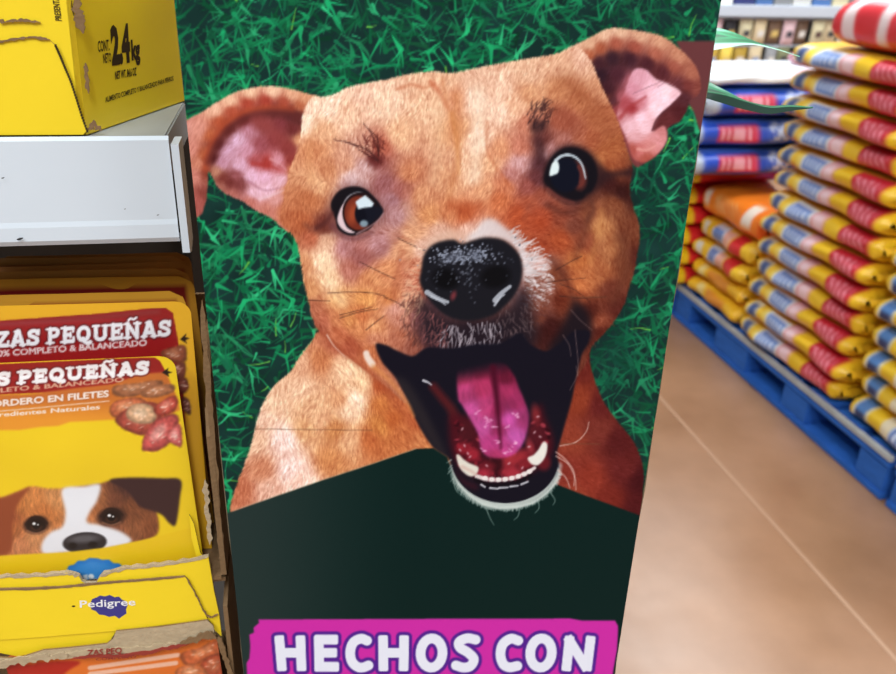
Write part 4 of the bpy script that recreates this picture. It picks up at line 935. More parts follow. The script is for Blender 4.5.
g_(block(en, -1.0, er - .002, DS - .05, DS + .45, DECK2 - .02, DECK2 - .0006, 'shelf_deck', M['shelf_dark'], gon, .001))  # dark colour stands in for shade seen through the gap beside the tray
g_(block(en, -1.0, er + .05, DS + .45, DS + .46, 0, 2.0, 'back_panel', M['shelf_dark'], gon))
g_(block(en, er - .05, er - .015, DS + .42, DS + .45, 0, 2.0, 'upright_post', M['shelf_dark'], gon, .002))
g_(block(en, -1.0, er + .03, DS - .03, DS + .449, 1.402, 1.425, 'shelf_deck', M['shelf_paint'], gon, .001))  # unseen shelf above, set low to keep ceiling light off the carton
g_(block(en, -1.0, er - .002, DS - .05, DS + .44, 0, .12, 'base_plinth', M['shelf_dark'], gon, .002))

# ---- the yellow carton on the upper shelf
NC = DS + .003
cc0 = PN(86.5, 134.5, NC); cc0[2] = zt + .0002
cart = thing('cardboard_carton', 'yellow cardboard carton marked 2.4 kg with perforated front, on the grey shelf', 'carton', tuple(cc0))
CI = Matrix.Translation(-Vector(cc0))
def c_(o): o.data.transform(CI); return o
up = PN(72.5, 2, NC) - cc0; up = up / up[2]                    # the front corner leans a little
sd = np.array([math.sin(R(11.3)), math.cos(R(11.3)), 0])
rng = np.random.default_rng(5)
HC = .172
c_(card('front_panel', [cc0 - E3 * .22, cc0, cc0 + up * HC, cc0 - E3 * .22 + up * HC], .003, N3, M['carton_yellow'], cart))
c_(card('side_panel', [cc0, cc0 + sd * .21, cc0 + sd * .21 + up * HC, cc0 + up * HC], .003, -E3, M['carton_yellow'], cart))
c_(card('side_panel', [cc0 - E3 * .22, cc0 - E3 * .22 + sd * .21, cc0 - E3 * .22 + sd * .21 + up * HC, cc0 - E3 * .22 + up * HC], .003, E3, M['carton_yellow'], cart, M['kraft']))
c_(card('back_panel', [cc0 - E3 * .22 + sd * .21, cc0 + sd * .21, cc0 + sd * .21 + up * HC, cc0 - E3 * .22 + sd * .21 + up * HC], .003, -sd, M['carton_yellow'], cart, M['kraft']))
# raised tear-off flap and its perforations
pz = lambda p, N: [PN(x, y, N) for x, y in Z(0, 0, 3.733, p)]
ff = pz([(-420, 505), (-420, 170), (0, 152), (90, 140), (180, 146), (205, 168), (222, 205), (240, 250), (262, 300), (280, 355), (300, 420), (322, 490), (310, 503)], NC - .0012)
c_(card('tear_flap', ff, .0012, N3, M['carton_yellow'], cart, M['kraft']))
def rag(name, line, wid, N, m, parent, tf, n=40, amp=.5):
    """A ragged strip of bare kraft along a line."""
    q = spline(np.array(line, float), False, 8); L = np.linspace(0, len(q) - 1, n)
    q = np.array([q[int(i)] + (q[min(int(i) + 1, len(q) - 1)] - q[int(i)]) * (i - int(i)) for i in L])
    d = np.gradient(q, axis=0); d /= np.linalg.norm(d, axis=1)[:, None] + 1e-9; nn = np.stack([-d[:, 1], d[:, 0]], 1)
    r = np.random.default_rng(len(line) * 7 + n)
    j1, j2 = r.uniform(-1, 1, n), r.uniform(-1, 1, n); j1, j2 = (np.convolve(j, (.25, .5, .25), 'same') * (1 + .5 * (r.random(n) < .12)) for j in (j1, j2))
    tp_ = np.clip(np.minimum(np.arange(n), n - 1 - np.arange(n)) / 3., .12, 1)
    a = q + nn * (wid * tp_ * (.45 + .8 * amp * j1))[:, None]; b = q - nn * (wid * tp_ * (.45 + .8 * amp * j2))[:, None]
    pts = [PN(x, y, N) for x, y in np.vstack([a, b[::-1]])]
    k = len(a); V = pts + [p + N3 * .001 for p in pts]; F = []
    for i in range(k - 1):
        a0, a1, b0, b1 = i, i + 1, 2 * k - 1 - i, 2 * k - 2 - i
        F += [(a0, b0, b1, a1), (a0 + 2 * k, a1 + 2 * k, b1 + 2 * k, b0 + 2 * k), (a0, a1, a1 + 2 * k, a0 + 2 * k), (b1, b0, b0 + 2 * k, b1 + 2 * k)]
    return tf(pydata(name, V, F, m, parent))
rag('torn_edge', Z(0, 0, 3.733, [(-20, 158), (60, 146), (120, 140), (185, 148)]), 2.4, NC - .0022, M['kraft'], cart, c_, 40)
rag('torn_edge', Z(0, 0, 3.733, [(-10, 72), (20, 84), (60, 74), (100, 76), (150, 84)]), 3.2, NC - .0014, M['kraft'], cart, c_, 30, .7)
rag('torn_edge', Z(0, 0, 3.733, [(288, -20), (290, 30), (296, 70), (310, 125)]), 10, NC - .0022, M['kraft'], cart, c_, 26, .35)
rag('torn_edge', Z(0, 0, 3.733, [(318, 235), (322, 280), (330, 350)]), 3.4, NC - .0006, M['kraft'], cart, c_, 20, .6)
rag('torn_edge', Z(0, 0, 3.733, [(325, 485), (352, 470), (380, 488)]), 7, NC - .001, M['kraft'], cart, c_, 16, .6)
dots = spline(np.array(Z(0, 0, 3.733, [(207, 170), (224, 208), (242, 252), (264, 305), (284, 365), (304, 430), (326, 490)])), False, 6)
for x, y in dots[::1]:
    p = PN(x, y, NC - .0017); c_(pydata('perforation', [p + E3 * a + Z3 * b for a, b in ((-.0006, -.0007), (.0005, -.0005), (.0007, .0006), (-.0004, .0008))], [(0, 1, 2, 3)], M['ink'], cart))
rag('tear_line', Z(0, 0, 3.733, [(266, 0), (268, 30), (276, 62)]), .8, NC - .001, M['ink'], cart, c_, 10, .2)
# printed words on the side and front
sn = np.cross(sd, up); sn = -sn / np.linalg.norm(sn)
if sn @ (EYE - cc0) < 0: sn = -sn
sp = lambda x, y: meet(x, y, sn, float(sn @ cc0) + .0002)
z0 = lambda x, y: sp(x / 3.733, y / 3.733)
def words(t, a, b, c, bold=.02):
    l, r = z0(*a), z0(*b); c_(type_on_plane('lettering', t, l, r, (z0(*c) - l), (0, 0, 0), M['ink'], cart, bold))
words('2.4', (418, 235), (488, 222), (410, 100), .06); words('kg', (492, 222), (524, 215), (488, 150), .05)
words('CONT.', (366, 194), (410, 187), (364, 152)); words('NETO', (386, 236), (416, 230), (384, 200)); words('NET WT. 84.6 OZ', (430, 296), (510, 280), (429, 266), .03)
words('ALIMENTO COMPLETO Y BALANCEADO PARA PERROS', (394, 382), (648, 300), (392, 362), .02)
tp = lambda x, y: PN(x / 3.733, y / 3.733, NC - .0003)
c_(type_on_plane('lettering', 'PRESENTACIÓN', tp(230, 78), tp(212, -60), tp(206, 76) - tp(230, 78), (0, 0, 0), M['ink'], cart, .02))

# ---- pouches in the tray
def pouch_mesh(name, c00, c10, c01, c11, nu, nv, canvas, bulge, parent=None, sidecol=(236, 178, 40), wave=.0):
    """A filled pouch: front sheet (bulging) and back sheet from its corners: bottom left, bottom right, top left, top right; round corners."""
    u = np.linspace(0, 1, nu); v = np.linspace(0, 1, nv)
    U, V = np.meshgrid(u, v)
    W = np.linalg.norm(c10 - c00); Hh = np.linalg.norm(c01 - c00); r = .009
    xm = U * W; ym = V * Hh
    fx = np.clip(np.minimum(xm, W - xm), 0, r); fy = np.clip(np.minimum(ym, Hh - ym), 0, r)
    inset = np.where((ym > Hh - r), r - np.sqrt(np.clip(r * r - (r - np.clip(Hh - ym, 0, r)) ** 2, 0, None)), 0)
    xm = inset + (W - 2 * inset) * U; U2 = xm / W
    ph_ = (zb_seed := float(c11[0] * 911 % 6.28))
    P = ((c00[None, None] * (1 - U2[..., None]) + c10 * U2[..., None]) * (1 - V[..., None]) + (c01 * (1 - U2[..., None]) + c11 * U2[..., None]) * V[..., None])
    nrm = np.cross(c10 - c00, c01 - c00); nrm /= np.linalg.norm(nrm)
    b = bulge * (np.clip(np.sin(np.pi * U), 0, 1) ** .6) * (np.clip(np.sin(np.pi * np.clip(V * 1.06, 0, 1)), 0, 1) ** .6)
    b = b + wave * np.sin(U * 5.2 + ph_) * V ** 5 * (.4 + .6 * np.sin(U * 11 + 2 * ph_))
    rip = .0006 * np.sin(U * 9 + V * 5) * np.sin(V * 13 + 1.3 * np.sin(U * 6)) * np.clip(b / bulge, 0, 1) 
    Pf = P + nrm * (b + rip)[..., None]; Pb = P - nrm * (b * .8 + .0004)[..., None]
    if canvas is not None:
        x, y = art_xy(Pf.reshape(-1, 3)); cols = canvas.sample(x, y)
    else:
        d = np.minimum(np.minimum(xm, W - xm), Hh - ym); t = sst(.0048, .0056, d).ravel()[:, None]
        cols = (np.array(sidecol) * (1 - t) + np.array((126, 24, 28)) * t) / 255.
    st = max(1, nu // 14)
    o1 = grid(name, Pf, M['pouch_print'], parent, cols=cols)
    o2 = grid('back_sheet', Pb[::st, ::st], M['pouch_print'], o1, cols=np.tile(np.array(sidecol) / 255., (Pb[::st, ::st].shape[0] * Pb[::st, ::st].shape[1], 1)), flip=True)
    return o1

ZP = .932
PG = 'wet dog food pouches packed in the upper tray'
def pouch(lab, n_top, n_bot, zt_, er_, canvas=None, res=(20, 24), tilt=0., wid=.14, name='food_pouch', bulge=.006, col=(204, 140, 44), pz_=None):
    z0_ = ZP + .0012 if pz_ is None else pz_
    c10 = en(er_ + .002, n_bot, z0_); c00 = en(er_ + .002 - wid, n_bot, z0_); c11 = en(er_, n_top, zt_); c01 = en(er_ - wid, n_top, zt_ + tilt)
    o = pouch_mesh(name, c00, c10, c01, c11, res[0], res[1], canvas, bulge, None, col, .0006)
    return tag(o, lab, 'pouch', PG)
F1 = DS - .0225
fa = pouch_art(True)
pa, pb = PN(167, 355, F1 - .004), PN(-40, 363, F1 - .004)
q0 = PN(201.5, 560, F1)
def plane_pouch(lab, TL, TR, BL, BR, canvas, res, bulge):
    o = pouch_mesh('food_pouch', np.array(BL), np.array(BR), np.array(TL), np.array(TR), res[0], res[1], canvas, bulge, None, (236, 196, 40)); return tag(o, lab, 'pouch', PG)
zb = ZP + .001
def low(P, Q):                                    # carry an edge on down to the tray floor
    t = (zb - P[2]) / (Q[2] - P[2]); return P + (Q - P) * t
TR = PN(174, 355.5, F1 - .002); BRm = PN(203.5, 560, F1 + .001); TL = TR - E3 * .14 + Z3 * .0015; BR = low(TR, BRm); BL = BR - E3 * .14
plane_pouch('foremost pouch in the upper tray, printed with a brown and white puppy face', TL, TR, BL, BR, fa, (240, 300), .003)
sa = pouch_art(False)
F2 = F1 + .016
TR = PN(190, 301, F2); TL = TR - E3 * .142 + Z3 * .0025; BRm = PN(205, 470, F2 + .004); BR = low(TR, BRm); BL = BR - E3 * .142
plane_pouch('second pouch in the upper tray, its large white heading showing above the foremost pouch', TL, TR, BL, BR, sa, (200, 260), .003)
nth = ['third', 'fourth', 'fifth', 'sixth', 'seventh', 'eighth']
tops = [(184, 290.5, -58), (193, 276, -60), (189, 268, -40), (191, 261, 0), (186, 256, 8), (190, 252, 20)]
NPREV = F2
T0 = DS - .031
se = float(PN(211, 480, T0 + .004) @ E3)
for i, (rx, ry, lx) in enumerate(tops):
    p = meet(rx, ry, Z3, 1.1195 - (.0, .001, .0, .002, .001, .003)[i]); n = max(float(p @ N3), NPREV + .0088); NPREV = n; p = PN(rx, ry, n)
    pouch(nth[i] + ' pouch from the front in the upper tray, only its brownish yellow top seal showing', n, n + .003, float(p[2]), float(p @ E3), None, (40, 44), [.002, .003, .002, .0, .003, .001][i], .14 - .004 * (i % 3), bulge=.0032, col=[(206, 150, 50), (200, 142, 46), (176, 124, 60), (170, 118, 60), (160, 112, 56), (160, 112, 56)][i])

# ---- the tray around them
T0 = DS - .031                                    # plane of the tray's front lip
tr_org = en(-.12, T0 + .07, ZP)
tray = thing('cardboard_tray', 'open yellow cardboard tray with blue rosette logo and ragged front lip, holding pouches', 'tray', tuple(tr_org))
TI = Matrix.Translation(-Vector(tr_org))
def t_(o): o.data.transform(TI); return o
z4 = lambda p, N: [PN(x, y, N) for x, y in Z(0, 480, 3.446, p)]
lip_top = [(-90, 340)] + [(x, y + d) for (x, y), d in zip([(0, 335), (20, 332), (45, 336), (70, 328), (95, 334), (120, 326), (150, 330), (175, 322), (200, 326), (230, 320), (258, 326), (272, 334), (282, 352), (296, 356), (330, 356), (340, 338), (356, 322), (380, 318), (405, 312), (425, 302), (450, 306), (470, 296), (500, 298), (525, 290), (550, 292), (580, 284), (605, 288), (630, 278), (660, 280), (690, 272), (718, 265)], np.random.default_rng(9).uniform(-2.5, 2.5, 31))]
lip = z4(lip_top + [(724, 300), (737, 380), (755, 462), (762, 520), (764, 540)], T0)
botl = z4([(764, 540), (720, 500), (715, 484), (560, 502), (400, 522), (385, 545), (368, 570), (200, 590), (100, 600), (60, 608), (0, 596), (-90, 605)], T0)
t_(card('front_lip', lip + botl[1:], .003, N3, M['carton_yellow'], tray, M['kraft_white']))
fl_ = z4([(-90, 380), (0, 376), (100, 374), (200, 370), (300, 362), (400, 352), (500, 344), (590, 336), (636, 333), (648, 345), (662, 372), (680, 410), (700, 450), (716, 480), (560, 500), (400, 520), (250, 532), (160, 540), (60, 547), (-90, 556)], T0 - .0016)
t_(card('tear_flap', fl_, .0014, N3, M['carton_yellow'], tray, M['kraft']))
rag('torn_edge', Z(0, 480, 3.446, [(-40, 379), (100, 376), (200, 371), (300, 362), (400, 353), (500, 345), (636, 334)]), 1.9, T0 - .0022, M['kraft'], tray, t_, 60, .35)
rag('torn_edge', Z(0, 480, 3.446, [(-40, 337), (60, 333), (150, 330), (230, 324), (268, 332)]), 2.6, T0 - .0006, M['kraft_white'], tray, t_, 46, .6)
rag('torn_edge', Z(0, 480, 3.446, [(345, 334), (400, 314), (500, 299), (600, 288), (716, 268)]), 2.4, T0 - .0006, M['kraft_white'], tray, t_, 50, .6)
rag('perforation', Z(0, 480, 3.446, [(642, 338), (672, 392), (700, 448), (724, 474), (752, 464)]), 1.0, T0 - .0022, M['kraft'], tray, t_, 50, .9)
# rosette logo and its lettering
lp = lambda x, y: PN(x, y, T0 - .0017)
ros = Z(0, 480, 3.446, [(311, 425), (318, 410), (334, 404), (345, 398), (362, 401), (378, 396), (394, 404), (410, 402), (420, 412), (434, 418), (440, 432), (434, 446), (436, 460), (424, 468), (410, 478), (396, 468), (376, 472), (360, 466), (342, 464), (330, 452), (314, 446)])
t_(pydata('printed_rosette', [lp(x, y) for x, y in ros], [tuple(range(len(ros)))], M['ink_blue'], tray))
l, r_ = PN(80, 607.6, T0 - .0019), PN(135.5, 605.2, T0 - .0019)
t_(type_on_plane('lettering', 'Pedigree', l, r_, PN(79.6, 600.4, T0 - .0019) - l, (0, 0, 0), M['ink_white'], tray, .012))
p = PN(73.5, 606.3, T0 - .0017); t_(pydata('printed_dot', [p + E3 * .0012 * math.cos(t) + Z3 * .0008 * math.sin(t) for t in np.linspace(0, 6.283, 9)[:-1]], [tuple(range(8))], M['ink'], tray))
# side walls, bottom, back
sr = PN(211, 480, T0 + .004); se = float(sr @ E3)
wl = [en(se, T0 + .003, ZP), en(se, T0 + .168, ZP), en(se, T0 + .168, ZP + .15)] + torn(en(se, T0 + .05, ZP + .162), en(se, T0 + .004, ZP + .11), 12, .002, np.random.default_rng(3))
t_(card('side_wall', wl, .0035, E3, M['kraft'], tray, M['kraft']))
rag('torn_edge', [(202, 300), (206, 360), (211, 420), (215, 470), (219, 520), (222, 556)], 6.0, T0 + .004, M['kraft'], tray, t_, 60, .3)
rag('torn_edge', [(205, 480), (207, 510), (210, 545)], 5.0, T0 + .0015, M['kraft_white'], tray, t_, 34, .5)
t_(card('side_wall', [en(se - .168, T0 + .003, ZP), en(se - .168, T0 + .168, ZP), en(se - .168, T0 + .168, ZP + .12), en(se - .168, T0 + .003, ZP + .05)], .003, E3, M['carton_yellow'], tray, M['kraft']))
t_(card('back_wall', [en(se - .168, T0 + .165, ZP), en(se, T0 + .165, ZP), en(se, T0 + .165, ZP + .14), en(se - .168, T0 + .165, ZP + .14)], .003, N3, M['kraft'], tray, M['kraft']))
t_(block(en, se - .168, se, T0 + .002, T0 + .168, ZP - .003, ZP, 'tray_floor', M['kraft'], tray))
# the yellow cuff of a carton wall behind the lip, right of the puppy
t_(card('inner_flap', z4([(652, 120), (668, 150), (690, 250), (700, 262), (676, 262), (660, 200)], T0 + .0055), .001, N3, M['carton_yellow'], tray, M['kraft']))

# ---- the carton below, its front ripped open over another pouch
L0 = T0 - .004
lc_org = en(-.12, L0 + .07, DECK2)
lc = thing('cardboard_carton', 'lower yellow carton with its front ripped open above an orange pouch, under the tray', 'carton', tuple(lc_org))
LI = Matrix.Translation(-Vector(lc_org))
def l_(o): o.data.transform(LI); return o
zl4 = lambda p, N: [PN(x, y, N) for x, y in Z(0, 480, 3.446, p)]
band = [(-90, 604), (0, 612), (60, 612), (150, 590), (240, 578), (368, 566), (390, 545), (400, 524), (560, 503), (714, 483), (735, 500), (740, 535), (700, 545), (640, 566), (560, 572), (480, 590), (400, 606), (300, 600), (230, 620), (140, 606), (90, 622), (0, 628), (-90, 640)]
l_(card('torn_liner', zl4([(x, y + dy) for (x, y), dy in zip(band, np.random.default_rng(4).uniform(-4, 4, len(band)))], L0 + .0005), .0012, N3, M['kraft_white'], lc, M['kraft']))
rag('torn_edge', Z(0, 480, 3.446, [(-40, 640), (40, 630), (110, 616), (180, 612), (240, 600)]), 6.0, L0 - .0005, M['kraft_white'], lc, l_, 40, .5)
rag('torn_edge', Z(0, 480, 3.446, [(230, 602), (320, 594), (400, 590), (480, 584), (540, 576), (610, 566)]), 5.5, L0 - .0005, M['kraft_white'], lc, l_, 40, .5)
rag('torn_print', Z(0, 480, 3.446, [(250, 616), (330, 610), (420, 606), (520, 592), (600, 576), (650, 566)]), 3.0, L0 - .0009, M['ink_red'], lc, l_, 50, .5)
rag('torn_edge', Z(0, 480, 3.446, [(620, 566), (670, 548), (720, 536), (745, 548)]), 7.0, L0 - .0012, M['kraft'], lc, l_, 26, .4)
for i, (t, a, b, h) in enumerate((('ZAS PEQ', (300, 606), (420, 596), 20), ('COMPLETO', (330, 622), (470, 612), 8))):
    l, r_ = zl4([a, b], L0 - .0012); l_(type_on_plane('lettering', t, l, r_, zl4([(a[0], a[1] - h)], L0 - .0012)[0] - l, (0, 0, 0), M['ink_red'], lc, .03))
rag('torn_edge', Z(0, 480, 3.446, [(752, 540), (772, 600), (800, 680), (830, 780)]), 5.5, L0 - .0005, M['kraft'], lc, l_, 50, .3)
er2 = float(PN(226, 640, L0) @ E3)
ztop2 = ZP - .0045
l_(card('side_wall', [en(er2, L0, DECK2), en(er2, L0 + .172, DECK2), en(er2, L0 + .172, ztop2), en(er2, L0 + .003, ztop2 - .02)], .003, E3, M['kraft'], lc, M['kraft']))
l_(card('side_wall', [en(er2 - .2, L0, DECK2), en(er2 - .2, L0 + .172, DECK2), en(er2 - .2, L0 + .172, ztop2), en(er2 - .2, L0 + .003, ztop2)], .003, E3, M['carton_yellow'], lc, M['kraft']))
l_(card('front_panel', [en(er2 - .2, L0, DECK2), en(er2, L0, DECK2), en(er2, L0, .804)] + torn(en(er2, L0, .806), en(er2 - .2, L0, .812), 20, .002, np.random.default_rng(6)), .003, N3, M['carton_yellow'], lc, M['kraft']))
l_(block(en, er2 - .2, er2 + .003, L0 + .009, L0 + .175, ztop2 - .0025, ztop2, 'top_panel', M['kraft'], lc))
l_(block(en, er2 - .2, er2 + .003, L0, L0 + .175, DECK2, DECK2 + .003, 'bottom_panel', M['kraft'], lc))
la = lower_art()
G0 = L0 + .0065
TR = PN(216, 632, G0); TL = TR - E3 * .14; BR = en(float(TR @ E3) + .002, G0 + .004, .745); BL = BR - E3 * .14
o = pouch_mesh('food_pouch', BL, BR, TL, TR, 170, 200, la, .004, None, (206, 120, 50)); tag(o, 'orange pouch with sliced meat picture inside the ripped lower carton', 'pouch')
l_(block(en, er2 - .19, er2 - .003, L0 + .006, L0 + .15, DECK2 + .004, .744, 'inner_tray', M['kraft'], lc))

# ================================================================ pallets
B0 = 1.566                                        # the pallets' aisle face
def pallet(a0, a1, label):
    org = ab((a0 + a1) / 2, B0 + .5, 0)
    t = thing('shipping_pallet', label, 'pallet', tuple(org), group='blue pallets along the aisle')
    I = Matrix.Translation(-Vector(org))
    def p_(o): o.data.transform(I); return o
    W = 1.0
    for k, b in enumerate((B0, B0 + W / 2 - .05, B0 + W - .1)):
        p_(block(ab, a0, a1, b, b + .1, 0, .022, 'bottom_plank', M['pallet_blue'], t, .003))
        L = a1 - a0
        for u0, u1 in ((0, .10), (.29, .40), (.57, .75), (.90, 1)):
            p_(block(ab, a0 + L * u0 + .004, a0 + L * u1 - .004, b + .004, b + .096, .022, .098, 'spacer_block', M['pallet_blue'], t, .003))
        p_(block(ab, a0, a1, b, b + .1, .098, .118, 'stringer_plank', M['pallet_blue'], t, .003))
    n = 9
    for k in range(n):
        u = a0 + (a1 - a0 - .1) * k / (n - 1)
        p_(block(ab, u, u + .1, B0 + .014, B0 + W, .1185, .137 + .001 * (k % 2), 'deck_plank', M['pallet_blue'], t, .002))
    p_(block(ab, a0, a1, B0 - .002, B0 + .012, .1185, .1365, 'lead_plank', M['pallet_worn'], t, .003))
    return t
pallet(1.525, 2.735, 'blue wooden pallet under the tallest stack of yellow bags, with dark fork openings')
pallet(.30, 1.505, 'blue wooden pallet at the right edge, beside the long one under the tallest stack')
DK = .1395

# ================================================================ bags
def bag_mesh(name, L, D, Hh, paint, pinch=.42, seed=0, nu=56, nv=36):
    """A filled plastic bag lying flat: length along x, its printed side towards -y."""
    r = np.random.default_rng(seed)
    u = np.linspace(-1, 1, nu); th = np.linspace(0, 2 * math.pi, nv, endpoint=False)
    U, T = np.meshgrid(u, th, indexing='ij')
    e = np.clip((1 - np.abs(U)) / .11, 0, 1)
    k = pinch + (1 - pinch) * np.sqrt(np.clip(1 - (1 - e) ** 2, 0, 1))
    kd = .82 + .18 * np.sqrt(np.clip(1 - (1 - e) ** 2, 0, 1))
    ex = .58
    cy, cz = np.sign(np.cos(T)) * np.abs(np.cos(T)) ** ex, np.sign(np.sin(T)) * np.abs(np.sin(T)) ** .72
    wob = 1 + .05 * np.sin(3.1 * U + r.uniform(0, 6)) * np.cos(2 * T + r.uniform(0, 6)) + .03 * np.sin(7 * U + 3 * T + r.uniform(0, 6))
    ple = 1 + (1 - e) * .13 * np.cos(T * 9 + r.uniform(0, 6))
    X = U * L / 2 * (1 - .012 * np.abs(np.cos(T)) * (np.abs(U) > .97)); Y = cy * D / 2 * kd * wob; Zz = cz * Hh / 2 * k * ple * (1 + .0 * U)
    Zz = np.clip(Zz, -Hh / 2, Hh / 2)
    V = np.stack([X, Y, Zz + Hh / 2], -1).reshape(-1, 3)
    i = np.arange(nu * nv).reshape(nu, nv); j = np.roll(i, -1, 1)
    F = np.stack([i[:-1], j[:-1], j[1:], i[1:]], -1).reshape(-1, 4).tolist()
    F += [tuple(i[0]), tuple(i[-1][::-1])]
    a = np.degrees(T)                              # 180 = side facing the aisle, 90 = top
    cols = paint(((U + 1) / 2).ravel(), a.ravel(), r)
    me = bpy.data.meshes.new(name); me.from_pydata(V.tolist(), [], F); me.update()
    me.polygons.foreach_set('use_smooth', [True] * len(me.polygons))
    at = me.color_attributes.new('print', 'FLOAT_COLOR', 'POINT')
    at.data.foreach_set('color', np.hstack([lin(np.clip(cols / 255., 0, 1)), np.ones((len(cols), 1))]).astype(np.float32).ravel())
    me.materials.append(M['bag_print'])
    return me


def seal_mesh(name, L, D, Hh, s, col, pinch=.42):
    """The crimped, gathered fin at a bag's end."""
    n = 17; V, F = [], []
    for k in range(n):
        y = (k / (n - 1) - .5) * D * .8; w = .10 * Hh * math.sin(k * 2.6)
        for d, zz in ((-.004, Hh * (.5 + pinch * .42)), (.012, Hh * .52 + w), (.014, Hh * .40 + w), (-.004, Hh * (.5 - pinch * .4))):
            V.append((s * (L / 2 + d), y, zz))
    for k in range(n - 1):
        for q in range(3):
            a = k * 4 + q; F.append((a, a + 1, a + 5, a + 4) if s > 0 else (a, a + 4, a + 5, a + 1))
    me = bpy.data.meshes.new(name); me.from_pydata(V, [], F); me.update()
    me.polygons.foreach_set('use_smooth', [True] * len(me.polygons))
    at = me.color_attributes.new('print', 'FLOAT_COLOR', 'POINT')
    at.data.foreach_set('color', np.tile(list(lin(np.array(col) / 255.)) + [1.], len(V)).astype(np.float32))
    me.materials.append(M['bag_print'])
    return me


def zone(c, m, col, k=1.):
    m = np.clip(m, 0, 1)[:, None] * k; return c * (1 - m) + np.array(col, float) * m
def bandm(u, a, b, s=.006): return sst(a - s, a + s, u) * (1 - sst(b - s, b + s, u))

def paint_yellow(u, a, r):
    c = np.tile(np.array((246, 198, 50.)), (len(u), 1))
    side = bandm(a, 118, 222, 3)
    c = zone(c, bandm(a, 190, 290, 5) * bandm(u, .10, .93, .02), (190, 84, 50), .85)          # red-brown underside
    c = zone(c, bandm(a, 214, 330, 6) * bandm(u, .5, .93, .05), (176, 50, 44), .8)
    c = zone(c, bandm(u, .06, .16, .008) * bandm(a, 134, 206, 3), (236, 226, 190))
    c = zone(c, bandm(u, .075, .145, .01) * bandm(a, 148, 202, 4), (74, 92, 140))
    c = zone(c, bandm(u, .20, .27, .02) * side, (250, 226, 120), .7)
    c = zone(c, bandm(u, .24, .46, .008) * bandm(a, 136, 204, 3), (228, 234, 244))
    c = zone(c, bandm(u, .26, .44, .01) * bandm(a, 146, 198, 3), (86, 124, 200), .85)
    c = zone(c, bandm(u, .28, .42, .01) * bandm(a, 158, 184, 3) * (np.sin(u * 180) > -.3), (226, 232, 244), .8)
    c = zone(c, bandm(u, .46, .565, .008) * bandm(a, 126, 206, 3), (232, 164, 170))
    c = zone(c, bandm(u, .48, .55, .01) * bandm(a, 140, 196, 5), (250, 222, 226), .8)
    c = zone(c, bandm(u, .575, .70, .01) * bandm(a, 135, 202, 3), (242, 196, 36))
    c = zone(c, bandm(u, .70, .945, .006) * bandm(a, 122, 224, 3), (208, 42, 56))
    c = zone(c, bandm(u, .725, .91, .006) * bandm(a, 146, 192, 3) * (np.sin(u * 200 + a * .1) > -.5), (240, 150, 164), .8)
    c = zone(c, bandm(u, .95, 1.1, .006), (240, 190, 36))
    return c

def paint_near(u, a, r):
    c = np.tile(np.array((242, 200, 44.)), (len(u), 1))
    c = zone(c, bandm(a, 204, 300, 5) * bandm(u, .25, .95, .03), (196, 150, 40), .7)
    c = zone(c, bandm(u, .06, .185, .008) * bandm(a, 112, 214, 3), (226, 222, 206))
    c = zone(c, bandm(u, .075, .17, .01) * bandm(a, 120, 176, 4), (84, 130, 190)); c = zone(c, bandm(u, .08, .165, .01) * bandm(a, 174, 206, 4), (44, 62, 112))
    c = zone(c, bandm(u, .30, .37, .01) * bandm(a, 120, 210, 4), (236, 222, 190))
    c = zone(c, bandm(u, .37, .62, .008) * bandm(a, 128, 208, 3), (214, 222, 236)); c = zone(c, bandm(u, .385, .61, .008) * bandm(a, 140, 200, 3), (60, 100, 180))
    c = zone(c, bandm(u, .40, .60, .01) * bandm(a, 156, 184, 3) * (np.sin(u * 150) > -.2), (226, 232, 244), .85)
    c = zone(c, bandm(u, .66, .92, .006) * bandm(a, 122, 224, 3), (204, 40, 54))
    return c

def paint_small(u, a, r):
    c = np.tile(np.array((244, 196, 48.)), (len(u), 1))
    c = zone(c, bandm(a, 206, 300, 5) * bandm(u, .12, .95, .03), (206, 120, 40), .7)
    c = zone(c, bandm(u, .09, .18, .01) * bandm(a, 146, 202, 3), (226, 222, 212)); c = zone(c, bandm(u, .30, .50, .01) * bandm(a, 128, 208, 3), (206, 214, 232))
    c = zone(c, bandm(u, .32, .48, .01) * bandm(a, 145, 195, 3), (104, 132, 196), .9); c = zone(c, bandm(u, .50, .64, .01) * bandm(a, 132, 206, 3), (232, 170, 150))
    c = zone(c, bandm(u, .66, .86, .01) * bandm(a, 126, 214, 3), (214, 44, 48))
    return c

def paint_amber(u, a, r):
    c = np.tile(np.array((246, 190, 40.)), (len(u), 1))
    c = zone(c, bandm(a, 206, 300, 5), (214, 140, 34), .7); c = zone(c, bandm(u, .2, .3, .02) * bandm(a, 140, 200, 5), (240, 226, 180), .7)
    c = zone(c, bandm(u, .35, .75, .02) * bandm(a, 150, 200, 5), (226, 130, 50), .7); return c

def paint_orange(u, a, r):
    c = np.tile(np.array((244, 128, 34.)), (len(u), 1))
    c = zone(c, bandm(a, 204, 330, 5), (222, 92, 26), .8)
    c = zone(c, bandm(u, .06, .15, .01) * bandm(a, 140, 190, 4), (232, 214, 200)); c = zone(c, bandm(u, .25, .6, .02) * bandm(a, 140, 190, 8) * (np.sin(u * 120 + a * .4) > .2), (250, 190, 120), .8)
    c = zone(c, bandm(u, .72, .86, .01) * bandm(a, 120, 190, 4), (238, 222, 206)); c = zone(c, bandm(u, .95, 1.1, .01), (236, 96, 20)); return c

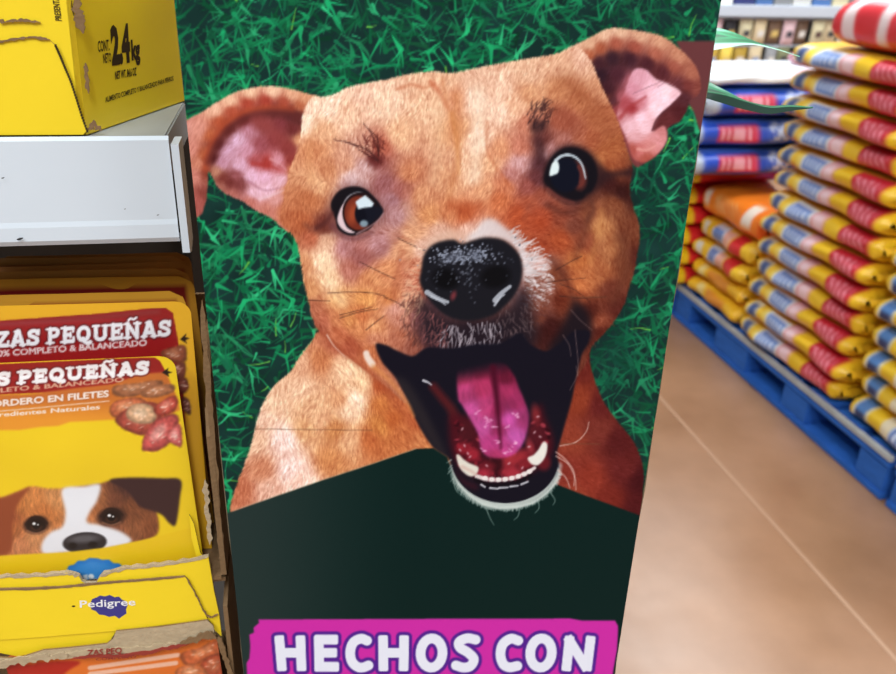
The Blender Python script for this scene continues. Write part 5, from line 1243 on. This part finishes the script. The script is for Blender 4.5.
def paint_blue(u, a, r):
    c = np.tile(np.array((40, 80, 196.)), (len(u), 1))
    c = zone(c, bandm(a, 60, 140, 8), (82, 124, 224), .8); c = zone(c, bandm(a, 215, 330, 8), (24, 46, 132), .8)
    c = zone(c, 1 - sst(.045, .08, u), (190, 198, 210))
    c = zone(c, bandm(u, .15, .40, .006) * bandm(a, 150, 204, 3), (206, 40, 78)); c = zone(c, bandm(u, .17, .38, .006) * bandm(a, 160, 196, 3) * (np.sin(u * 150) > -.6), (240, 186, 204), .9)
    c = zone(c, bandm(u, .46, .58, .01) * bandm(a, 140, 200, 4) * (np.sin(u * 110 + a * .15) > -.2), (206, 216, 240), .9)
    c = zone(c, sst(.93, .96, u), (198, 204, 214)); return c

def paint_white(u, a, r):
    c = np.tile(np.array((226, 228, 234.)), (len(u), 1))
    c = zone(c, bandm(a, 196, 340, 4) * bandm(u, .1, .95, .02), (60, 112, 206)); c = zone(c, bandm(u, .4, .7, .02) * bandm(a, 110, 170, 6), (226, 150, 176), .5); return c

def paint_red(u, a, r):
    c = np.tile(np.array((226, 40, 44.)), (len(u), 1))
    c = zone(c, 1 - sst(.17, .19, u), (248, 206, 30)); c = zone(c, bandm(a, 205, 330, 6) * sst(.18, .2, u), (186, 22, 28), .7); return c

def paint_redwhite(u, a, r):
    c = np.tile(np.array((226, 52, 62.)), (len(u), 1))
    for p in (.10, .33, .50, .66, .8): c = zone(c, bandm(u, p, p + .075, .012) * bandm(a, 40, 215, 8), (248, 226, 226))
    c = zone(c, bandm(a, 30, 128, 14), (250, 224, 226), .85); c = zone(c, bandm(u, .62, .66, .01) * bandm(a, 60, 180, 8), (200, 206, 216), .6)
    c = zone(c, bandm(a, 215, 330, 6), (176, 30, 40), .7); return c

def paint_cream(u, a, r):
    c = np.tile(np.array((250, 240, 190.)), (len(u), 1)); c = zone(c, bandm(u, .3, .6, .03) * bandm(a, 110, 200, 6), (240, 210, 90), .8); return c


def bag_proto(name, L, D, Hh, paint, label, cat, group, endcol, seed, ends=(1,), pinch=.42):
    t = thing(name, label, cat, group=group)
    t_me = bag_mesh('bag_body', L, D, Hh, paint, pinch, seed); link('bag_body', t_me, None, t)
    for s in ends: link('end_seal', seal_mesh('end_seal', L, D, Hh, s, endcol if not isinstance(endcol, dict) else endcol[s], pinch), None, t)
    return t

def copy_tree(t, label):
    o = t.copy(); C.objects.link(o); o['label'] = label
    for ch in t.children:
        c = ch.copy(); C.objects.link(c); c.parent = o
    return o

def lay(t, a, b, z, turn=0., roll=0., across=False):
    p = ab(a, b, z); t.location = tuple(p)
    base = AL - math.pi / 2 if not across else AL
    t.rotation_euler = (roll, 0, base + turn)

ORD = ['lowest', 'second', 'third', 'fourth', 'fifth', 'sixth', 'seventh', 'eighth', 'ninth', 'tenth', 'eleventh', 'twelfth', 'topmost']
rr = random.Random(12)
# the tall stack
Lm, Dm, Hm = .51, .34, .0718
G = 'yellow dog food bags in the tallest stack'
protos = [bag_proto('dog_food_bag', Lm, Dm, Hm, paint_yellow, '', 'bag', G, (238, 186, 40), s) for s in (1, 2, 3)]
zb = DK
for k in range(13):
    lab = ('%s yellow bag with red end panel in the tallest stack' % ORD[k]) if k in (0, 12) else '%s yellow bag up from the pallet, with red end panel, in the tallest stack' % ORD[k]
    if k < 3: t = protos[k]; t['label'] = lab
    else: t = copy_tree(protos[k % 3], lab)
    lay(t, 2.033 + (.014, -.008, .008, -.008, -.006, -.004, -.004, -.01, -.004, .008, .008, .006, 0)[k] + rr.uniform(-.004, .004), B0 + .160 + rr.uniform(-.008, .010) + (.006 * (k % 2)), zb + .0003, rr.uniform(-.012, .012))
    zb += .0722
TOPZ = zb
cr = bag_proto('dog_food_bag', .42, .29, .075, paint_cream, 'cream bag lying on the tallest yellow stack, behind the leaf tip of the display', 'bag', None, (250, 236, 180), 11)
lay(cr, 2.06, B0 + .51, TOPZ + .006, .02)
base2 = bag_proto('dog_food_bag',   .50, .30, TOPZ - DK + .004, paint_amber, 'amber sack standing behind the tallest stack, hidden but for its top', 'bag', None, (236, 180, 40), 12, pinch=.9)
lay(base2, 2.03, B0 + .515, DK)
rw = bag_proto('dog_food_bag', .58, .32, .13, paint_redwhite, 'red and white striped bag lying on top of the tallest yellow stack', 'bag', None, (214, 60, 70), 13)
lay(rw, 1.875, B0 + .165, TOPZ + .002, -.02)
# the nearer stack at the right edge of the frame
G = 'yellow bags with blue rosettes in the stack at the right edge'
zs_ = [.1397, .214, .288, .362, .436, .510, .584]
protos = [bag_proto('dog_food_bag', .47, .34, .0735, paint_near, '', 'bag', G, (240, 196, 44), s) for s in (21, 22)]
for k, z in enumerate(zs_):
    lab = '%s yellow bag with blue rosette in the stack cut by the right edge' % (ORD[k] if k < 6 else 'topmost')
    if k < 2: t = protos[k]; t['label'] = lab
    else: t = copy_tree(protos[k % 2], lab)
    lay(t, 1.503 + rr.uniform(-.006, .006), B0 + .178 + (.0, .012, -.006, .0, -.004, .004, -.002)[k], z, rr.uniform(-.015, .015))
# the low stack beyond the tall one
G = 'small yellow bags stacked below the orange bag'
z = DK
for k in range(4):
    lab = '%s small yellow bag in the low stack under the orange bag' % (['lowest, amber', 'second, amber', 'third, red labelled', 'topmost, red labelled'][k])
    t = bag_proto('dog_food_bag', .345, .30, (.068, .068, .078, .082)[k], (paint_amber, paint_amber, paint_small, paint_small)[k], lab, 'bag', G, (236, 176, 40), 31 + k)
    lay(t, 2.497 + (.0, .004, .012, .0)[k], B0 + .150 + (0, .008, .0, .006)[k], z + .0003, rr.uniform(-.02, .02)); z += (.0685, .0685, .0785, .0825)[k]
orange_t = bag_proto('dog_food_bag', .38, .28, .112, paint_orange, 'plump orange bag lying on the low yellow stack, under the blue bags', 'bag', None, (238, 104, 24), 41)
lay(orange_t, 2.497, B0 + .15, z + .001, .02); zo = z + .114
# red bags with yellow ends, beyond
G = 'red bags with yellow ends in the farthest column'
z = DK
p0 = None
for k in range(6):
    lab = '%s red bag with a yellow end, in the column beside the display edge' % (ORD[k] if k < 5 else 'topmost')
    if p0 is None: t = p0 = bag_proto('dog_food_bag',   .40, .26, .078, paint_red, lab, 'bag', G, {1: (216, 36, 40), -1: (248, 206, 30)}, 51)
    else: t = copy_tree(p0, lab)
    lay(t, 2.825 + rr.uniform(-.004, .004), B0 + .13 + rr.uniform(-.006, .006), z, rr.uniform(-.02, .02), across=True); z += .0785
far_p = pallet(2.75, 3.9, 'blue wooden pallet farthest along the aisle, under the red bags')
# blue bags laid across, on the orange bag and the red column
G = 'blue bags with red labels on the far stack'
z = max(zo, z) + .001
p0 = None
for k in range(3):
    lab = '%s blue bag with a red label, above the orange bag' % ('lowest', 'middle', 'topmost')[k]
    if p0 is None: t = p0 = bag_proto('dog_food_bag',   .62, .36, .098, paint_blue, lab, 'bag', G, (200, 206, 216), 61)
    else: t = copy_tree(p0, lab)
    lay(t, 2.675, B0 + .155 + (.0, -.012, .02)[k], z, (.01, -.015, .03)[k], across=True); z += .0985
wt = bag_proto('dog_food_bag', .60, .34, .05, paint_white, 'white bag with blue underside, on top of the blue bags', 'bag', None, (240, 240, 244), 71)
lay(wt, 2.68, B0 + .16, z, .02, across=True); z += .051
pk = bag_proto('dog_food_bag',   .16, .14, .04, lambda u, a, r: np.tile(np.array((232, 170, 186.)), (len(u), 1)), 'pale pink bag on the white bag, close to the tall yellow stack', 'bag', None, (226, 160, 178), 72)
lay(pk, 2.66, B0 + .36, z + .001, .3, across=True)

# ================================================================ the shelving at the end of the aisle
AF = 5.0
far = thing('shelf_unit', 'far grey gondola shelving at the end of the aisle, hung with many pouches', 'shelving', tuple(ab(AF + .2, 3.6, 0)))
FI = Matrix.Translation(-Vector(ab(AF + .2, 3.6, 0)))
def f_(o): o.data.transform(FI); return o
f_(block(ab, AF + .30, AF + .33, 1.8, 5.6, 0, 1.9, 'back_panel', M['panel_grey'], far))
for z0_, z1_ in ((.915, .985), (.10, .16)):
    f_(block(ab, AF, AF + .30, 1.8, 5.6, z0_, z1_, 'shelf_beam', M['beam_grey'], far, .006))
for b in (1.8, 2.75, 3.7, 4.65, 5.56):
    f_(block(ab, AF + .27, AF + .30, b, b + .04, 0, 1.9, 'upright_post', M['beam_grey'], far, .003))
for z in (.895, .735, .575, .42, .27):
    f_(block(ab, AF + .04, AF + .30, 1.85, 5.5, z + .004, z + .010, 'hang_rail', M['beam_grey'], far))
PAL = {'beige': (206, 186, 150), 'brown': (120, 92, 72), 'black': (50, 46, 50), 'white': (232, 230, 226), 'cream': (232, 220, 180), 'pink': (220, 186, 190), 'gold': (206, 168, 66), 'navy': (54, 60, 112), 'grey': (150, 150, 152), 'blue': (84, 120, 176), 'olive': (122, 124, 92), 'yellow': (228, 196, 84)}

def hang_mesh(name, W, Hh, col, seed):
    """A small hanging packet: pillow shape with a header and a printed panel."""
    r = np.random.default_rng(seed); nu, nv = 7, 9
    V, F, cl = [], [], []
    panel = np.array([(236, 230, 222), (90, 60, 60), (230, 200, 120), (150, 160, 190), (60, 60, 70)][r.integers(5)], float)
    for s in (-1, 1):
        for j in range(nv):
            for i in range(nu):
                u, v = i / (nu - 1), j / (nv - 1)
                d = .022 * (math.sin(math.pi * u) ** .6) * (math.sin(math.pi * min(1, v * 1.15)) ** .6 if v < .87 else 0) + .001
                V.append(((u - .5) * W, s * d, (v - 1) * Hh)); k = 1. if (.2 < u < .8 and .3 < v < .62 and s < 0) else 0.
                cl.append(np.array(col) * (1 - k) + panel * k)
    n = nu * nv
    for s, o in ((0, 0), (1, n)):
        for j in range(nv - 1):
            for i in range(nu - 1):
                a = o + j * nu + i; q = (a, a + 1, a + nu + 1, a + nu); F.append(q if s == 0 else q[::-1])
    rim = [i for i in range(nu)] + [j * nu + nu - 1 for j in range(1, nv)] + [(nv - 1) * nu + i for i in range(nu - 2, -1, -1)] + [j * nu for j in range(nv - 2, 0, -1)]
    for a, b in zip(rim, rim[1:] + rim[:1]): F.append((b, a, a + n, b + n))
    me = bpy.data.meshes.new(name); me.from_pydata(V, [], F); me.update(); me.polygons.foreach_set('use_smooth', [True] * len(me.polygons))
    at = me.color_attributes.new('print', 'FLOAT_COLOR', 'POINT')
    at.data.foreach_set('color', np.hstack([lin(np.array(cl) / 255.), np.ones((len(cl), 1))]).astype(np.float32).ravel())
    me.materials.append(M['plain_print']); return me

rows = [('upper', .897, .150, ['navy', 'grey', 'pink', 'black', 'cream', 'beige', 'brown', 'pink', 'brown', 'cream', 'beige', 'white', 'cream', 'beige', 'brown', 'cream', 'white', 'beige', 'pink']),
        ('middle', .737, .145, ['brown', 'gold', 'gold', 'yellow', 'gold', 'beige', 'grey', 'olive', 'black', 'grey', 'gold', 'yellow', 'cream', 'gold', 'beige', 'gold', 'grey', 'gold', 'olive']),
        ('lower', .577, .145, ['navy', 'navy', 'black', 'white', 'brown', 'beige', 'brown', 'black', 'grey', 'black', 'grey', 'beige', 'brown', 'navy', 'white', 'grey', 'black', 'beige', 'brown'])]
NTH = ['first', 'second', 'third', 'fourth', 'fifth', 'sixth', 'seventh', 'eighth', 'ninth', 'tenth', 'eleventh', 'twelfth', 'thirteenth', 'fourteenth', 'fifteenth', 'sixteenth', 'seventeenth', 'eighteenth', 'nineteenth']
rr = random.Random(3)
for nm, z, h, cs in rows:
    for i, cn in enumerate(cs):
        col = np.array(PAL[cn]) * rr.uniform(.9, 1.1)
        W = rr.uniform(.082, .092)
        o = link('hanging_pouch', hang_mesh('hanging_pouch', W, h * rr.uniform(.93, 1.03), col, i + int(z * 100)))
        o.location = tuple(ab(AF + .035 + rr.uniform(0, .012), 2.66 + .103 * i + rr.uniform(-.008, .008), z + .004)); o.rotation_euler = (rr.uniform(.02, .08), rr.uniform(-.04, .04), AL + rr.uniform(-.08, .08))
        tag(o, '%s pouch, %s from the left in the %s row on the far shelving' % (cn, NTH[i], nm), 'pouch', 'pouches hanging on the far shelving')
# boxes standing on the beam
b = 2.60
for i, cn in enumerate(['grey', 'black', 'white', 'navy', 'blue', 'grey', 'white', 'blue', 'cream', 'grey', 'pink', 'beige', 'white']):
    wd = rr.uniform(.10, .15)
    col = np.array(PAL[cn]) * rr.uniform(.9, 1.1)
    t = thing('packet_box', '%s packet, %s from the left on top of the far shelf beam' % (cn, NTH[i]), 'packet', tuple(ab(AF + .09, b + wd / 2, .986)), AL, 'packets on the far shelf beam')
    V = [(-wd * .46, -.05, 0), (wd * .46, -.05, 0), (wd * .46, .05, 0), (-wd * .46, .05, 0), (-wd * .46, -.045, .17), (wd * .46, -.045, .17), (wd * .46, .045, .17), (-wd * .46, .045, .17), (-wd * .44, -.008, .2), (wd * .44, -.008, .2), (wd * .44, .008, .2), (-wd * .44, .008, .2)]
    F = [(3, 2, 1, 0), (0, 1, 5, 4), (1, 2, 6, 5), (2, 3, 7, 6), (3, 0, 4, 7), (4, 5, 9, 8), (5, 6, 10, 9), (6, 7, 11, 10), (7, 4, 8, 11), (8, 9, 10, 11)]
    pydata('packet_body', V, F, M['plain_print'], t, cols=np.tile(col / 255., (12, 1)))
    pc = np.array(PAL[rr.choice(['white', 'navy', 'gold', 'pink', 'grey'])]) / 255.
    pydata('packet_label', [(-wd * .3, -.0508, .04), (wd * .3, -.0508, .04), (wd * .3, -.0474, .12), (-wd * .3, -.0474, .12)], [(0, 1, 2, 3)], M['plain_print'], t, cols=np.tile(pc, (4, 1)))
    b += wd + .006
